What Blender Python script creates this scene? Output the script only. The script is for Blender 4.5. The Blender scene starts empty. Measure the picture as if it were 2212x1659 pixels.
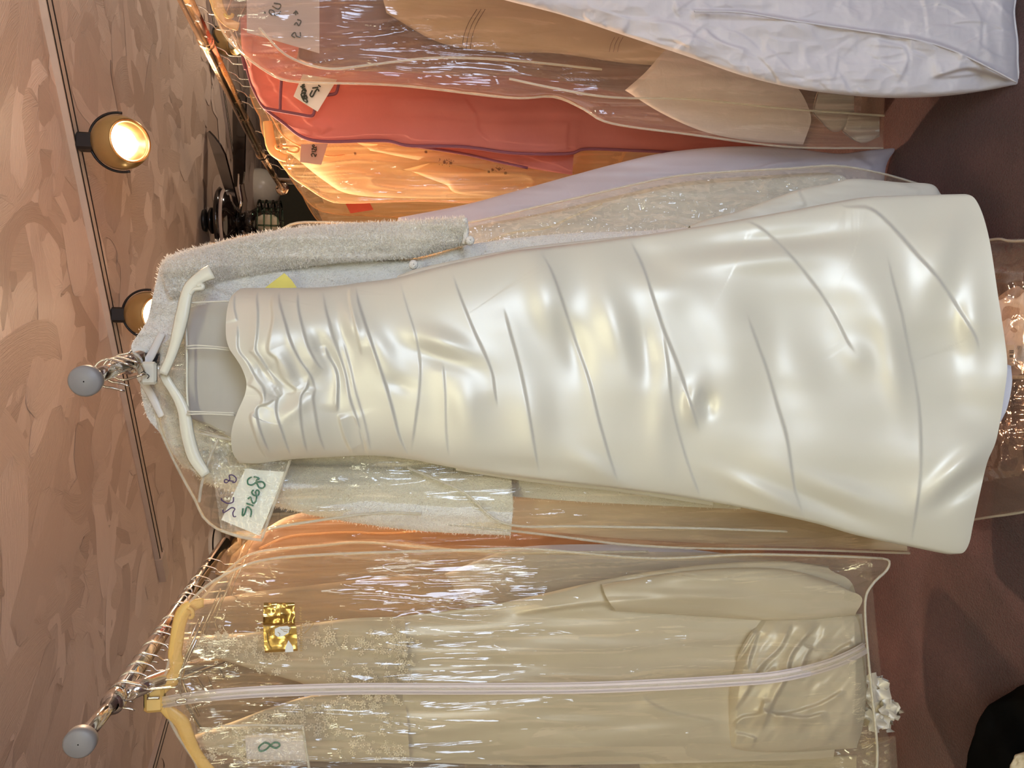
import bpy, math, random
import numpy as np
from mathutils import Vector, Matrix
random.seed(7); rng = np.random.default_rng(7)
S = bpy.context.scene; COL = S.collection
PI = math.pi
# ------------------------------------------------------------------ camera
FPX = 1600.0; PITCH = math.radians(11.3); H0 = 1.55
CAM = np.array([0, 0, H0]); CP, SP = math.cos(PITCH), math.sin(PITCH)
FW = np.array([0, CP, -SP]); UP = np.array([0, SP, CP]); RT = np.array([1., 0, 0])
cd = bpy.data.cameras.new('camera'); cam = bpy.data.objects.new('camera', cd); COL.objects.link(cam)
cd.sensor_width = 36; cd.lens = 36 * FPX / 2212; cd.clip_start = .02
m = Matrix(((-UP[0], RT[0], -FW[0], 0), (-UP[1], RT[1], -FW[1], 0), (-UP[2], RT[2], -FW[2], H0), (0, 0, 0, 1)))
cam.matrix_world = m; S.camera = cam
S.view_settings.view_transform = 'Standard'; S.view_settings.look = 'None'
S.view_settings.exposure = 0.45; S.view_settings.gamma = 1; S.view_settings.use_curve_mapping = False
S.cycles.transparent_max_bounces = 32; S.cycles.max_bounces = 8; S.cycles.sample_clamp_indirect = 4
CEIL = 2.40; RZ = H0 + .41
# ------------------------------------------------------------------ light
w = bpy.data.worlds.new('world'); S.world = w; w.use_nodes = True
w.node_tree.nodes['Background'].inputs[0].default_value = (.62, .78, 1, 1)
w.node_tree.nodes['Background'].inputs[1].default_value = 1.2

def area(name, loc, aim, sx, sy, power, col, spread=180):
    l = bpy.data.lights.new(name, 'AREA'); l.shape = 'RECTANGLE'; l.size = sx; l.size_y = sy
    l.energy = power; l.color = col; l.spread = math.radians(spread)
    o = bpy.data.objects.new(name, l); COL.objects.link(o); o.location = loc
    o.rotation_euler = (Vector(aim) - Vector(loc)).to_track_quat('-Z', 'Y').to_euler(); return o

def spot(name, loc, aim, power, col, ang=70, blend=.5, rad=.03):
    l = bpy.data.lights.new(name, 'SPOT'); l.energy = power; l.color = col; l.spot_size = math.radians(ang)
    l.spot_blend = blend; l.shadow_soft_size = rad
    o = bpy.data.objects.new(name, l); COL.objects.link(o); o.location = loc
    o.rotation_euler = (Vector(aim) - Vector(loc)).to_track_quat('-Z', 'Y').to_euler(); return o
WARM = (1, .68, .43); GREENISH = (1, .98, .70); COOL = (.64, .77, 1)
area('window_daylight', (.95, -2.35, .95), (.5, 1.6, .45), 1.5, 1.0, 54, COOL)
area('ceiling_panel_light', (-.15, -.55, 2.36), (-.15, -.3, 0), 1.15, .28, 8, (1, .96, .62))
area('ceiling_panel_light_rear', (-1.6, -1.2, 2.36), (-1.6, -1.2, 0), .28, 1.1, 7, (1, .9, .62))

# ------------------------------------------------------------------ pixel helpers: a pixel of the photo and a distance give a real point
def ray(x, y):
    return FW[None] + ((829.5 - y) / FPX)[:, None] * RT[None] + ((1106 - x) / FPX)[:, None] * UP[None]
def atn(x, y, Y):
    x, y = np.atleast_1d(np.asarray(x, float)), np.atleast_1d(np.asarray(y, float))
    r = ray(x, y); return CAM[None] + r * (np.broadcast_to(Y, x.shape) / r[:, 1])[:, None]
def at(x, y, Y): return atn(x, y, Y)[0]
def atz(x, y, z):
    r = ray(np.array([float(x)]), np.array([float(y)]))[0]; return CAM + r * ((z - H0) / r[2])
def cc(ox, oy, k, pts): return [(ox + a / k, oy + b / k) for a, b in pts]

# ------------------------------------------------------------------ objects
ORG = {}
def tagit(o, label=None, cat=None, group=None, kind=None):
    if label: o['label'] = label
    if cat: o['category'] = cat
    if group: o['group'] = group
    if kind: o['kind'] = kind
    return o
def thing(name, label, cat, loc, group=None):
    o = bpy.data.objects.new(name, None); COL.objects.link(o); o.location = loc; o.empty_display_size = .05
    ORG[o.name] = np.array(loc, float); return tagit(o, label, cat, group)
def mk(name, v, f, mat, parent=None, smooth=True, uv=None, origin=None):
    v = np.asarray(v, float)
    if parent is not None: org = ORG[parent.name]
    elif origin is not None: org = np.array(origin, float)
    else: org = v.mean(0)
    me = bpy.data.meshes.new(name)
    if isinstance(f, np.ndarray):
        v2 = (v - org).astype(np.float32); n = len(f); k = f.shape[1]
        me.vertices.add(len(v2)); me.vertices.foreach_set('co', v2.ravel())
        me.loops.add(n * k); me.loops.foreach_set('vertex_index', f.ravel().astype(np.int32))
        me.polygons.add(n); me.polygons.foreach_set('loop_start', np.arange(0, n * k, k, dtype=np.int32))
        me.polygons.foreach_set('loop_total', np.full(n, k, np.int32))
        me.update(calc_edges=True)
    else:
        me.from_pydata([tuple(p) for p in (v - org)], [], f)
    if uv is not None:
        ul = me.uv_layers.new(name='UVMap'); idx = np.empty(len(me.loops), np.int32); me.loops.foreach_get('vertex_index', idx)
        ul.data.foreach_set('uv', np.asarray(uv, np.float32)[idx].ravel())
    if smooth: me.polygons.foreach_set('use_smooth', np.ones(len(me.polygons), bool))
    me.materials.append(mat); me.update()
    o = bpy.data.objects.new(name, me); COL.objects.link(o)
    if parent is not None: o.parent = parent
    else: o.location = org
    ORG[o.name] = org; return o

class MB:
    def __init__(s): s.v = []; s.f = []
    def add(s, v, f):
        n = len(s.v); s.v += [tuple(map(float, p)) for p in v]; s.f += [tuple(i + n for i in q) for q in f]; return s
    def build(s, name, mat, parent=None, smooth=True, origin=None):
        return mk(name, np.array(s.v), s.f, mat, parent, smooth, origin=origin)
    def box(s, c, d, R=None, bev=0.0):
        c = np.array(c, float); h = np.array(d, float) / 2; R = np.eye(3) if R is None else R
        if bev <= 0:
            v = [R @ (h * np.array(k)) + c for k in ((-1,-1,-1),(1,-1,-1),(1,1,-1),(-1,1,-1),(-1,-1,1),(1,-1,1),(1,1,1),(-1,1,1))]
            return s.add(v, [(0,3,2,1),(4,5,6,7),(0,1,5,4),(1,2,6,5),(2,3,7,6),(3,0,4,7)])
        rings = []
        for zz, ins in ((-1, bev), (-1, 0), (1, 0), (1, bev)):
            z = zz * (h[2] - (0 if ins else bev))
            a, b = h[0] - ins, h[1] - ins
            rings.append([np.array(p) for p in ((-a+bev,-b,z),(a-bev,-b,z),(a,-b+bev,z),(a,b-bev,z),(a-bev,b,z),(-a+bev,b,z),(-a,b-bev,z),(-a,-b+bev,z))])
        v = [R @ p + c for r in rings for p in r]; f = []
        for i in range(3):
            for j in range(8): k = (j+1) % 8; f.append((i*8+j, i*8+k, i*8+8+k, i*8+8+j))
        f += [tuple(range(7, -1, -1)), tuple(range(24, 32))]
        return s.add(v, f)
    def tube(s, pts, r, seg=8, caps=True, closed=False):
        P = [np.array(p, float) for p in pts]; n = len(P)
        rr = r if hasattr(r, '__len__') else [r] * n
        nrm = None; v = []; f = []
        for i in range(n):
            if closed: t = P[(i+1) % n] - P[i-1]
            else: t = P[min(i+1, n-1)] - P[max(i-1, 0)]
            t = t / (np.linalg.norm(t) + 1e-12)
            if nrm is None:
                a = np.array([0, 0, 1.]) if abs(t[2]) < .9 else np.array([1., 0, 0]); nrm = np.cross(t, a)
            nrm = nrm - t * nrm.dot(t); nrm /= np.linalg.norm(nrm) + 1e-12; b = np.cross(t, nrm)
            for k in range(seg):
                a = 2 * PI * k / seg; v.append(P[i] + rr[i] * (math.cos(a) * nrm + math.sin(a) * b))
        for i in range(n if closed else n - 1):
            for k in range(seg):
                a, b2 = i * seg + k, i * seg + (k+1) % seg; c, d = ((i+1) % n) * seg + k, ((i+1) % n) * seg + (k+1) % seg
                f.append((a, b2, d, c))
        if caps and not closed: f += [tuple(range(seg - 1, -1, -1)), tuple(range((n-1) * seg, n * seg))]
        return s.add(v, f)
    def lathe(s, prof, c, axis=(0, 0, 1), seg=28):
        ax = np.array(axis, float); ax /= np.linalg.norm(ax)
        a = np.array([1., 0, 0]) if abs(ax[0]) < .9 else np.array([0, 1., 0]); u = np.cross(ax, a); u /= np.linalg.norm(u); w_ = np.cross(ax, u)
        v = []; f = []; c = np.array(c, float)
        for r, z in prof:
            for k in range(seg):
                t = 2 * PI * k / seg; v.append(c + ax * z + r * (math.cos(t) * u + math.sin(t) * w_))
        for i in range(len(prof) - 1):
            for k in range(seg):
                k2 = (k+1) % seg; f.append((i*seg+k, i*seg+k2, (i+1)*seg+k2, (i+1)*seg+k))
        return s.add(v, f)
    def prism(s, poly, n, th):
        P = [np.array(p, float) for p in poly]; n = np.array(n, float); n /= np.linalg.norm(n); k = len(P)
        return s.add([p - n*th/2 for p in P] + [p + n*th/2 for p in P],
                     [tuple(range(k-1, -1, -1)), tuple(range(k, 2*k))] + [(i, (i+1) % k, k + (i+1) % k, k + i) for i in range(k)])

# ------------------------------------------------------------------ curves and noise
def catmull(pts, n, k=8):
    P = np.array(pts, float)
    if len(P) == 1: return np.repeat(P, n, 0)
    if len(P) == 2: d = P
    else:
        Q = np.vstack([2*P[0]-P[1], P, 2*P[-1]-P[-2]]); out = []
        for i in range(1, len(Q) - 2):
            t = np.linspace(0, 1, k, endpoint=False)[:, None]
            a, b, c, e = Q[i-1], Q[i], Q[i+1], Q[i+2]
            out.append(.5 * ((2*b) + (-a+c)*t + (2*a-5*b+4*c-e)*t**2 + (-a+3*b-3*c+e)*t**3))
        d = np.vstack(out + [P[-1:]])
    L = np.r_[0, np.cumsum(np.linalg.norm(np.diff(d, axis=0), axis=1))]
    s = np.linspace(0, L[-1], n)
    return np.stack([np.interp(s, L, d[:, i]) for i in range(d.shape[1])], 1)
def vnoise(x, y, seed=0):
    xi, yi = np.floor(x).astype(np.int64), np.floor(y).astype(np.int64); fx, fy = x - xi, y - yi
    fx = fx*fx*fx*(fx*(fx*6-15)+10); fy = fy*fy*fy*(fy*(fy*6-15)+10)
    def h(a, b):
        n = (a * 374761393 + b * 668265263 + seed * 1442695041) & 0xffffffff
        n = ((n ^ (n >> 13)) * 1274126177) & 0xffffffff; n = ((n ^ (n >> 16)) * 2246822519) & 0xffffffff
        return ((n ^ (n >> 15)) & 0xffff) / 65535.0
    return (h(xi, yi)*(1-fx) + h(xi+1, yi)*fx)*(1-fy) + (h(xi, yi+1)*(1-fx) + h(xi+1, yi+1)*fx)*fy
def fbm(x, y, seed=0, o=3):
    r = 0; a = 1; t = 0
    for i in range(o): r = r + a*vnoise(x*2**i, y*2**i, seed+i*17); t += a; a *= .5
    return r / t - .5
def ridge(x, y, seed=0, o=2):
    r = 0; a = 1
    for i in range(o): r = r + a*(1 - np.abs(2*vnoise(x*2**i, y*2**i, seed+i*31) - 1))**3; a *= .5
    return r
def crease(X, Y, pts, Hh, w1=26, w2=9, side=1, f0=.15, f1=.15, step=1.6, groove=.35):
    P = catmull(pts, max(8, 4 * len(pts))); A, B = P[:-1], P[1:]
    lo = P.min(0) - 6*w1; hi = P.max(0) + 6*w1
    out = np.zeros(X.shape); msk = (X > lo[0]) & (X < hi[0]) & (Y > lo[1]) & (Y < hi[1])
    if not msk.any(): return out
    x, y = X[msk], Y[msk]; best = np.full(x.shape, 1e9); sg = np.zeros(x.shape); par = np.zeros(x.shape); n = len(A)
    for i in range(n):
        d = B[i] - A[i]; L2 = d @ d + 1e-9
        t = np.clip(((x-A[i,0])*d[0] + (y-A[i,1])*d[1]) / L2, 0, 1)
        dx, dy = x - A[i,0] - t*d[0], y - A[i,1] - t*d[1]; D = np.hypot(dx, dy)
        c = d[0]*dy - d[1]*dx; u = D < best
        best[u] = D[u]; sg[u] = np.sign(c[u]); par[u] = (i + t[u]) / n
    d = best * sg * side
    fade = np.clip(par/max(f0,1e-3), 0, 1) * np.clip((1-par)/max(f1,1e-3), 0, 1); fade = fade*fade*(3-2*fade)
    sig = 1 / (1 + np.exp(-np.clip(d/step, -30, 30)))
    out[msk] = fade * Hh * (sig*np.exp(-np.abs(d)/w1) - groove*(1-sig)*np.exp(-np.abs(d)/w2)); return out
def blob(X, Y, x, y, rx, ry, ang, h):
    a = math.radians(ang); u = (X-x)*math.cos(a) + (Y-y)*math.sin(a); v = -(X-x)*math.sin(a) + (Y-y)*math.cos(a)
    return h*np.exp(-(u/rx)**2 - (v/ry)**2)

def coons(T, B, R, L, ns, nt):
    """R = edge at the wearer-side seen on the right, L = on the left, T = top from R to L, B = bottom from R to L."""
    T, B = catmull(T, ns), catmull(B, ns); R, L = catmull(R, nt), catmull(L, nt)
    s = np.linspace(0, 1, ns)[None, :, None]; t = np.linspace(0, 1, nt)[:, None, None]
    P = (1-t)*T[None] + t*B[None] + (1-s)*R[:, None] + s*L[:, None] \
        - ((1-s)*(1-t)*T[0] + s*(1-t)*T[-1] + (1-s)*t*B[0] + s*t*B[-1])
    return P, np.broadcast_to(s[..., 0], P.shape[:2]), np.broadcast_to(t[..., 0], P.shape[:2])
def gridf(nt, ns, off=0, flip=False):
    i = np.arange(nt*ns).reshape(nt, ns) + off
    q = np.stack([i[:-1, :-1], i[1:, :-1], i[1:, 1:], i[:-1, 1:]], -1).reshape(-1, 4)
    return q[:, ::-1].copy() if flip else q
def cloth(name, T, B, R, L, Y0, ns, nt, mat, parent, thick=.03, disp=None, tilt=(0, 0), closet=(0, 0), back=True, pw=.5, yfun=None, coarse=4, bk=.8):
    """Hanging piece of cloth with a front and a back: a real shell around the distance Y0."""
    V = []; F = []; U = []; n = 0
    for side in ((0, 1) if back else (0,)):
        a, b = (ns, nt) if side == 0 else (max(6, ns//coarse), max(6, nt//coarse))
        P, s, t = coons(T, B, R, L, a, b); X, Yp = P[..., 0], P[..., 1]
        prof = np.clip(1 - np.abs(2*s-1)**2.4, 0, 1)**pw
        if closet[0]: prof = prof*np.clip(t/closet[0], 0, 1)**.5
        if closet[1]: prof = prof*np.clip((1-t)/closet[1], 0, 1)**.5
        base = Y0 + tilt[0]*(s-.5) + tilt[1]*(t-.5)
        if yfun is not None: base = base + yfun(s, t)
        if side == 0:
            h = thick*prof + (disp(X, Yp, s, t)*np.clip(prof*4, 0, 1) if disp else 0)
            v = atn(X.ravel(), Yp.ravel(), (base - h).ravel())
        else:
            v = atn(X.ravel(), Yp.ravel(), base.ravel()); v[:, 1] += (thick*prof*bk + .001).ravel()
        V.append(v); F.append(gridf(b, a, n, flip=(side == 1))); U.append(np.stack([s.ravel(), t.ravel()], 1)); n += a*b
    return mk(name, np.vstack(V), np.vstack(F), mat, parent, uv=np.vstack(U))
def pxtube(name, pts, Y, r, mat, parent, seg=6, n=None, smooth_n=None):
    P = catmull(pts, n or max(4, len(pts)*4)); Ys = np.broadcast_to(Y, (len(P),)) if np.ndim(Y) == 0 else np.interp(np.linspace(0, 1, len(P)), np.linspace(0, 1, len(Y)), Y)
    return MB().tube(atn(P[:, 0], P[:, 1], Ys), r, seg).build(name, mat, parent)
def strokes(name, lines, Y, r, mat, parent):
    b = MB()
    for l in lines:
        P = catmull(l, max(4, len(l)*4)); b.tube(atn(P[:, 0], P[:, 1], Y), r, 5)
    return b.build(name, mat, parent)

# ------------------------------------------------------------------ materials
def newmat(name):
    m = bpy.data.materials.new(name); m.use_nodes = True; nt = m.node_tree; nt.nodes.clear()
    out = nt.nodes.new('ShaderNodeOutputMaterial'); return m, nt, out
def N(nt, t, **kw):
    n = nt.nodes.new(t)
    for k, v in kw.items():
        if k.startswith('i_'):
            key = k[2:]; key = int(key) if key.isdigit() else key.replace('_', ' '); n.inputs[key].default_value = v
        else: setattr(n, k, v)
    return n
def coords(nt, scale=(1, 1, 1)):
    tc = N(nt, 'ShaderNodeTexCoord'); mp = N(nt, 'ShaderNodeMapping'); mp.inputs['Scale'].default_value = scale
    nt.links.new(tc.outputs['Object'], mp.inputs['Vector']); return mp.outputs[0]
def noise(nt, vec, sc, det=3, rough=.5, dist=0):
    n = N(nt, 'ShaderNodeTexNoise', i_Scale=sc, i_Detail=det, i_Roughness=rough, i_Distortion=dist); nt.links.new(vec, n.inputs['Vector']); return n.outputs['Fac']
def bump(nt, h, strength, dist=.002, prev=None):
    b = N(nt, 'ShaderNodeBump', i_Strength=strength, i_Distance=dist); nt.links.new(h, b.inputs['Height'])
    if prev is not None: nt.links.new(prev, b.inputs['Normal'])
    return b.outputs[0]
def ramp(nt, fac, stops):
    r = N(nt, 'ShaderNodeValToRGB'); e = r.color_ramp.elements
    while len(e) < len(stops): e.new(.5)
    for el, (p, c) in zip(e, stops): el.position = p; el.color = (*c, 1)
    nt.links.new(fac, r.inputs[0]); return r.outputs[0]
def math_(nt, op, a, b=None):
    n = N(nt, 'ShaderNodeMath', operation=op)
    for i, v in enumerate((a, b)):
        if v is None: continue
        if isinstance(v, (int, float)): n.inputs[i].default_value = v
        else: nt.links.new(v, n.inputs[i])
    return n.outputs[0]
def cloth_mat(name, col, rough=.6, scale=(1, 1, 1), nscale=220, bs=.15, sheen=0, transl=0, tcol=None, spec=.4, var=.04, bdist=.001, vs=6, spread2=None, metal=0):
    m, nt, out = newmat(name); p = N(nt, 'ShaderNodeBsdfPrincipled', i_Roughness=rough, i_Specular_IOR_Level=spec, i_Sheen_Weight=sheen, i_Metallic=metal)
    v = coords(nt, scale); c = tuple(col)
    lo = tuple(max(0, k*(1-var*2)) for k in c); hi = tuple(min(1, k*(1+var)) for k in c)
    nt.links.new(ramp(nt, noise(nt, v, vs, 4), [(.3, lo), (.7, hi)]), p.inputs['Base Color'])
    b = bump(nt, noise(nt, v, nscale, 3), bs, bdist)
    if spread2: b = bump(nt, noise(nt, v, spread2[0], 4, .6, 1), spread2[1], spread2[2], b)
    nt.links.new(b, p.inputs['Normal'])
    if transl:
        t = N(nt, 'ShaderNodeBsdfTranslucent'); t.inputs[0].default_value = (*(tcol or c), 1)
        mx = N(nt, 'ShaderNodeMixShader', i_Fac=transl); nt.links.new(p.outputs[0], mx.inputs[1]); nt.links.new(t.outputs[0], mx.inputs[2]); nt.links.new(mx.outputs[0], out.inputs[0])
    else: nt.links.new(p.outputs[0], out.inputs[0])
    return m
def vinyl(name, tint=(.97, .96, .93), haze=.07, rough=.06, bs=.5, vert=True, hcol=(.9, .88, .82), bsc=1.0, gloss=1.1):
    """thin clear film: mostly lets light through, reflects by Fresnel on a wrinkled normal"""
    m, nt, out = newmat(name)
    v1 = coords(nt, (1, .5, .05) if vert else (1, 1, 1)); v2 = coords(nt, (1, .5, .14) if vert else (1, 1, .6))
    n1 = noise(nt, v1, 40*bsc, 3, .5, .7); n2 = noise(nt, v2, 120*bsc, 2, .5, .4)
    b = bump(nt, n1, bs, .009); b = bump(nt, n2, bs*.4, .0015, b)
    tr = N(nt, 'ShaderNodeBsdfTransparent'); tr.inputs[0].default_value = (*tint, 1)
    df = N(nt, 'ShaderNodeBsdfDiffuse'); df.inputs[0].default_value = (*hcol, 1); nt.links.new(b, df.inputs['Normal'])
    gl = N(nt, 'ShaderNodeBsdfGlossy', i_Roughness=rough); nt.links.new(b, gl.inputs['Normal'])
    fr = N(nt, 'ShaderNodeFresnel', i_IOR=1.5)
    mx = N(nt, 'ShaderNodeMixShader', i_Fac=haze); nt.links.new(tr.outputs[0], mx.inputs[1]); nt.links.new(df.outputs[0], mx.inputs[2])
    nt.links.new(math_(nt, 'MINIMUM', math_(nt, 'MULTIPLY', fr.outputs[0], gloss), .22), gl.inputs[0])
    ad = N(nt, 'ShaderNodeAddShader'); nt.links.new(mx.outputs[0], ad.inputs[0]); nt.links.new(gl.outputs[0], ad.inputs[1]); nt.links.new(ad.outputs[0], out.inputs[0]); return m
def simple(name, col, rough=.5, metal=0, spec=.5, emit=None, es=1, coat=0, alpha=None):
    m, nt, out = newmat(name); p = N(nt, 'ShaderNodeBsdfPrincipled', i_Roughness=rough, i_Metallic=metal, i_Specular_IOR_Level=spec, i_Coat_Weight=coat)
    v = coords(nt); lo = tuple(k*.93 for k in col)
    nt.links.new(ramp(nt, noise(nt, v, 30, 3), [(.3, lo), (.7, tuple(col))]), p.inputs['Base Color'])
    if emit: p.inputs['Emission Color'].default_value = (*emit, 1); p.inputs['Emission Strength'].default_value = es
    nt.links.new(p.outputs[0], out.inputs[0]); return m

M_SATIN = cloth_mat('ivory_satin', (.69, .665, .565), .40, nscale=900, bs=.03, spec=.6, metal=.13, var=.015, sheen=.12, vs=3)
M_LINING = cloth_mat('sheer_lining', (.50, .47, .40), .7, nscale=500, bs=.1)
M_SATIN2 = cloth_mat('cream_satin', (.60, .53, .41), .38, metal=.12, nscale=600, bs=.04, spec=.5, var=.03)
M_TERRY = cloth_mat('white_terry', (.88, .85, .77), .95, nscale=420, bs=.9, sheen=.5, bdist=.004, spread2=(90, .4, .006))
M_TUFT = cloth_mat('terry_tuft', (.92, .88, .80), 1, nscale=100, bs=0, transl=.35)
M_COVER = cloth_mat('crinkled_white_cover', (.70, .67, .70), .62, nscale=300, bs=.05, transl=.22, tcol=(.8, .72, .68), spec=.3, spread2=(14, .12, .012))
M_LAV = cloth_mat('pale_lavender_cover', (.62, .60, .66), .6, nscale=300, bs=.05, transl=.3, tcol=(.7, .66, .7), spread2=(14, .15, .012))
M_PINK = cloth_mat('coral_nonwoven', (.50, .21, .19), .8, nscale=260, bs=.2, transl=.35, tcol=(.8, .36, .30), spec=.2, var=.08, spread2=(9, .2, .02))
M_PLUM = simple('plum_binding', (.22, .07, .10), .7)
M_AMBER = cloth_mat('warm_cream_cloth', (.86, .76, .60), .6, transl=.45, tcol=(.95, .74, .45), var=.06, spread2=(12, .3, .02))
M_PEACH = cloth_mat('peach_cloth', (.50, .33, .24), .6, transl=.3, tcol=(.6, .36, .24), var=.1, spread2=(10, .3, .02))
M_CREAM = cloth_mat('cream_gown_cloth', (.72, .60, .46), .6, var=.05, transl=.2)
M_TAUPE = cloth_mat('taupe_gown_cloth', (.36, .24, .19), .65, var=.15, transl=.15)
M_DUSK = cloth_mat('dusky_brown_cloth', (.26, .14, .115), .6, var=.2, transl=.15)
M_BROWN = cloth_mat('dark_brown_cloth', (.10, .05, .035), .6, var=.2)
M_WHITE = cloth_mat('white_cloth', (.78, .77, .80), .6, var=.03, spread2=(20, .3, .01))
M_SILV = cloth_mat('silver_white_cloth', (.60, .60, .58), .5, var=.04, spread2=(16, .3, .012))
M_LACE = cloth_mat('ivory_lace_flowers', (.78, .70, .55), .7, nscale=300, bs=.3)
M_NET = vinyl('lace_net', (.75, .68, .55), .68, .6, .1, hcol=(.62, .54, .40))
M_VIN = vinyl('clear_vinyl', (.91, .89, .82), .06, .05, .85, hcol=(.85, .80, .66))
M_VIN_BR = vinyl('aged_vinyl', (.90, .83, .77), .15, .07, .8, hcol=(.62, .50, .42))
M_VIN_FL = vinyl('slack_vinyl', (.84, .76, .70), .10, .08, .25, vert=False, bsc=.6, hcol=(.42, .36, .34), gloss=.3)
M_VIN_LIT = vinyl('warm_lit_vinyl', (.97, .93, .85), .16, .07, .8, hcol=(.95, .72, .42))  # clear vinyl with the warm backlight put into its tint and haze
M_VIN_CRUSH = vinyl('crushed_vinyl', (.96, .96, .93), .04, .03, 1.0, vert=False, bsc=1.6)
M_SEAM = vinyl('vinyl_seam', (.8, .78, .7), .35, .12, .6, vert=False, hcol=(.86, .82, .72), bsc=3)
M_SEAM_LIT = vinyl('warm_lit_seam', (.85, .7, .5), .5, .15, .5, vert=False, hcol=(.95, .66, .38), bsc=3)  # vinyl seam with the same warm glow put into its colour
M_ZIP = cloth_mat('zipper_tape', (.72, .62, .58), .55, nscale=500, bs=.3, scale=(1, 1, .3))
M_IVPL = simple('ivory_plastic', (.78, .76, .62), .32, spec=.5)
M_YEPL = simple('yellow_plastic', (.86, .56, .17), .35, spec=.5)
M_AMPL = simple('amber_plastic', (.93, .60, .25), .4)
M_CHROME = simple('chrome', (.78, .76, .74), .12, 1)
M_CAP = simple('grey_plastic_cap', (.27, .255, .25), .45)
M_WIRE = simple('hook_wire', (.75, .70, .62), .25, 1)
M_BRASS = simple('brass', (.50, .35, .14), .3, .55, coat=.3)
M_BRASSB = simple('brass_baffle', (.80, .56, .24), .3, 1)
M_BLACK = simple('black_metal', (.012, .011, .011), .35)
M_GLOSSB = simple('gloss_black', (.010, .007, .006), .12, spec=.7)
M_PANEL = simple('fan_pearl', (.45, .38, .34), .3)
M_OLIVEB = simple('fan_blade_edge', (.10, .085, .05), .4)
M_TRACK = simple('track_paint', (.62, .51, .41), .4)
M_PLAST_W = simple('white_plastic', (.75, .72, .66), .4)
M_CARD = simple('white_card', (.80, .80, .76), .6)
M_CARD2 = simple('pink_grey_card', (.60, .52, .48), .7)
M_YCARD = simple('yellow_card', (.80, .70, .14), .6)
M_RCARD = simple('red_card', (.75, .12, .08), .6)
M_INKG = simple('green_ink', (.01, .16, .08), .5)
M_INKP = simple('purple_ink', (.08, .04, .14), .5)
M_INKK = simple('dark_ink', (.03, .05, .04), .5)
M_BULB = simple('lit_bulb', (1, .9, .7), .5, emit=(1, .82, .55), es=60)
M_GLOBE = simple('globe_glass', (.70, .66, .54), .3)
def gold_mat():
    m, nt, out = newmat('gold_foil'); p = N(nt, 'ShaderNodeBsdfPrincipled', i_Roughness=.22, i_Metallic=1.0); v = coords(nt, (1, 1, .3))
    nt.links.new(ramp(nt, noise(nt, v, 20, 3), [(.3, (.48, .30, .08)), (.7, (.85, .62, .24))]), p.inputs['Base Color'])
    nt.links.new(bump(nt, noise(nt, v, 45, 2), .5, .006), p.inputs['Normal']); nt.links.new(p.outputs[0], out.inputs[0]); return m
M_GOLD = gold_mat()
def rust_mat():
    m, nt, out = newmat('rusted_chrome'); p = N(nt, 'ShaderNodeBsdfPrincipled')
    v = coords(nt, (1, .35, 1)); n = noise(nt, v, 55, 6, .7); n2 = noise(nt, coords(nt), 5, 3)
    f = math_(nt, 'ADD', math_(nt, 'MULTIPLY', n, .7), math_(nt, 'MULTIPLY', n2, .4))
    nt.links.new(ramp(nt, f, [(.62, (.92, .72, .52)), (.74, (.42, .19, .08))]), p.inputs['Base Color'])  # copper tone is warm reflection put into the chrome; the darker tone is rust
    mr = N(nt, 'ShaderNodeMapRange', i_1=.6, i_2=.74, i_3=1.0, i_4=.2); nt.links.new(f, mr.inputs[0]); nt.links.new(mr.outputs[0], p.inputs['Metallic'])
    m2 = N(nt, 'ShaderNodeMapRange', i_1=.6, i_2=.74, i_3=.18, i_4=.7); nt.links.new(f, m2.inputs[0]); nt.links.new(m2.outputs[0], p.inputs['Roughness'])
    nt.links.new(p.outputs[0], out.inputs[0]); return m
M_RUST = rust_mat()
def green_glass():
    m, nt, out = newmat('green_glass'); tr = N(nt, 'ShaderNodeBsdfTransparent'); tr.inputs[0].default_value = (.45, .62, .54, 1)
    gl = N(nt, 'ShaderNodeBsdfGlossy', i_Roughness=.05); fr = N(nt, 'ShaderNodeFresnel', i_IOR=1.5); mx = N(nt, 'ShaderNodeMixShader')
    nt.links.new(fr.outputs[0], mx.inputs[0]); nt.links.new(tr.outputs[0], mx.inputs[1]); nt.links.new(gl.outputs[0], mx.inputs[2]); nt.links.new(mx.outputs[0], out.inputs[0]); return m
M_GGLASS = green_glass()
def ceiling_mat():
    m, nt, out = newmat('trowelled_plaster'); p = N(nt, 'ShaderNodeBsdfPrincipled', i_Roughness=.5, i_Specular_IOR_Level=.35)
    at_ = N(nt, 'ShaderNodeAttribute', attribute_name='tone'); uv = N(nt, 'ShaderNodeUVMap')
    mp = N(nt, 'ShaderNodeMapping'); mp.inputs['Scale'].default_value = (1.2, 34, 1); nt.links.new(uv.outputs[0], mp.inputs[0])
    br = noise(nt, mp.outputs[0], 2.2, 4, .65)
    t = math_(nt, 'ADD', at_.outputs['Fac'], math_(nt, 'MULTIPLY', math_(nt, 'SUBTRACT', br, .5), .35))
    nt.links.new(ramp(nt, t, [(.05, (.50, .375, .29)), (.5, (.64, .50, .40)), (.95, (.80, .65, .54))]), p.inputs['Base Color'])
    bm = bump(nt, br, .8, .004); bm = bump(nt, noise(nt, coords(nt), 60, 3), .12, .003, bm)
    nt.links.new(bm, p.inputs['Normal']); nt.links.new(p.outputs[0], out.inputs[0]); return m
M_CEIL = ceiling_mat()
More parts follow.
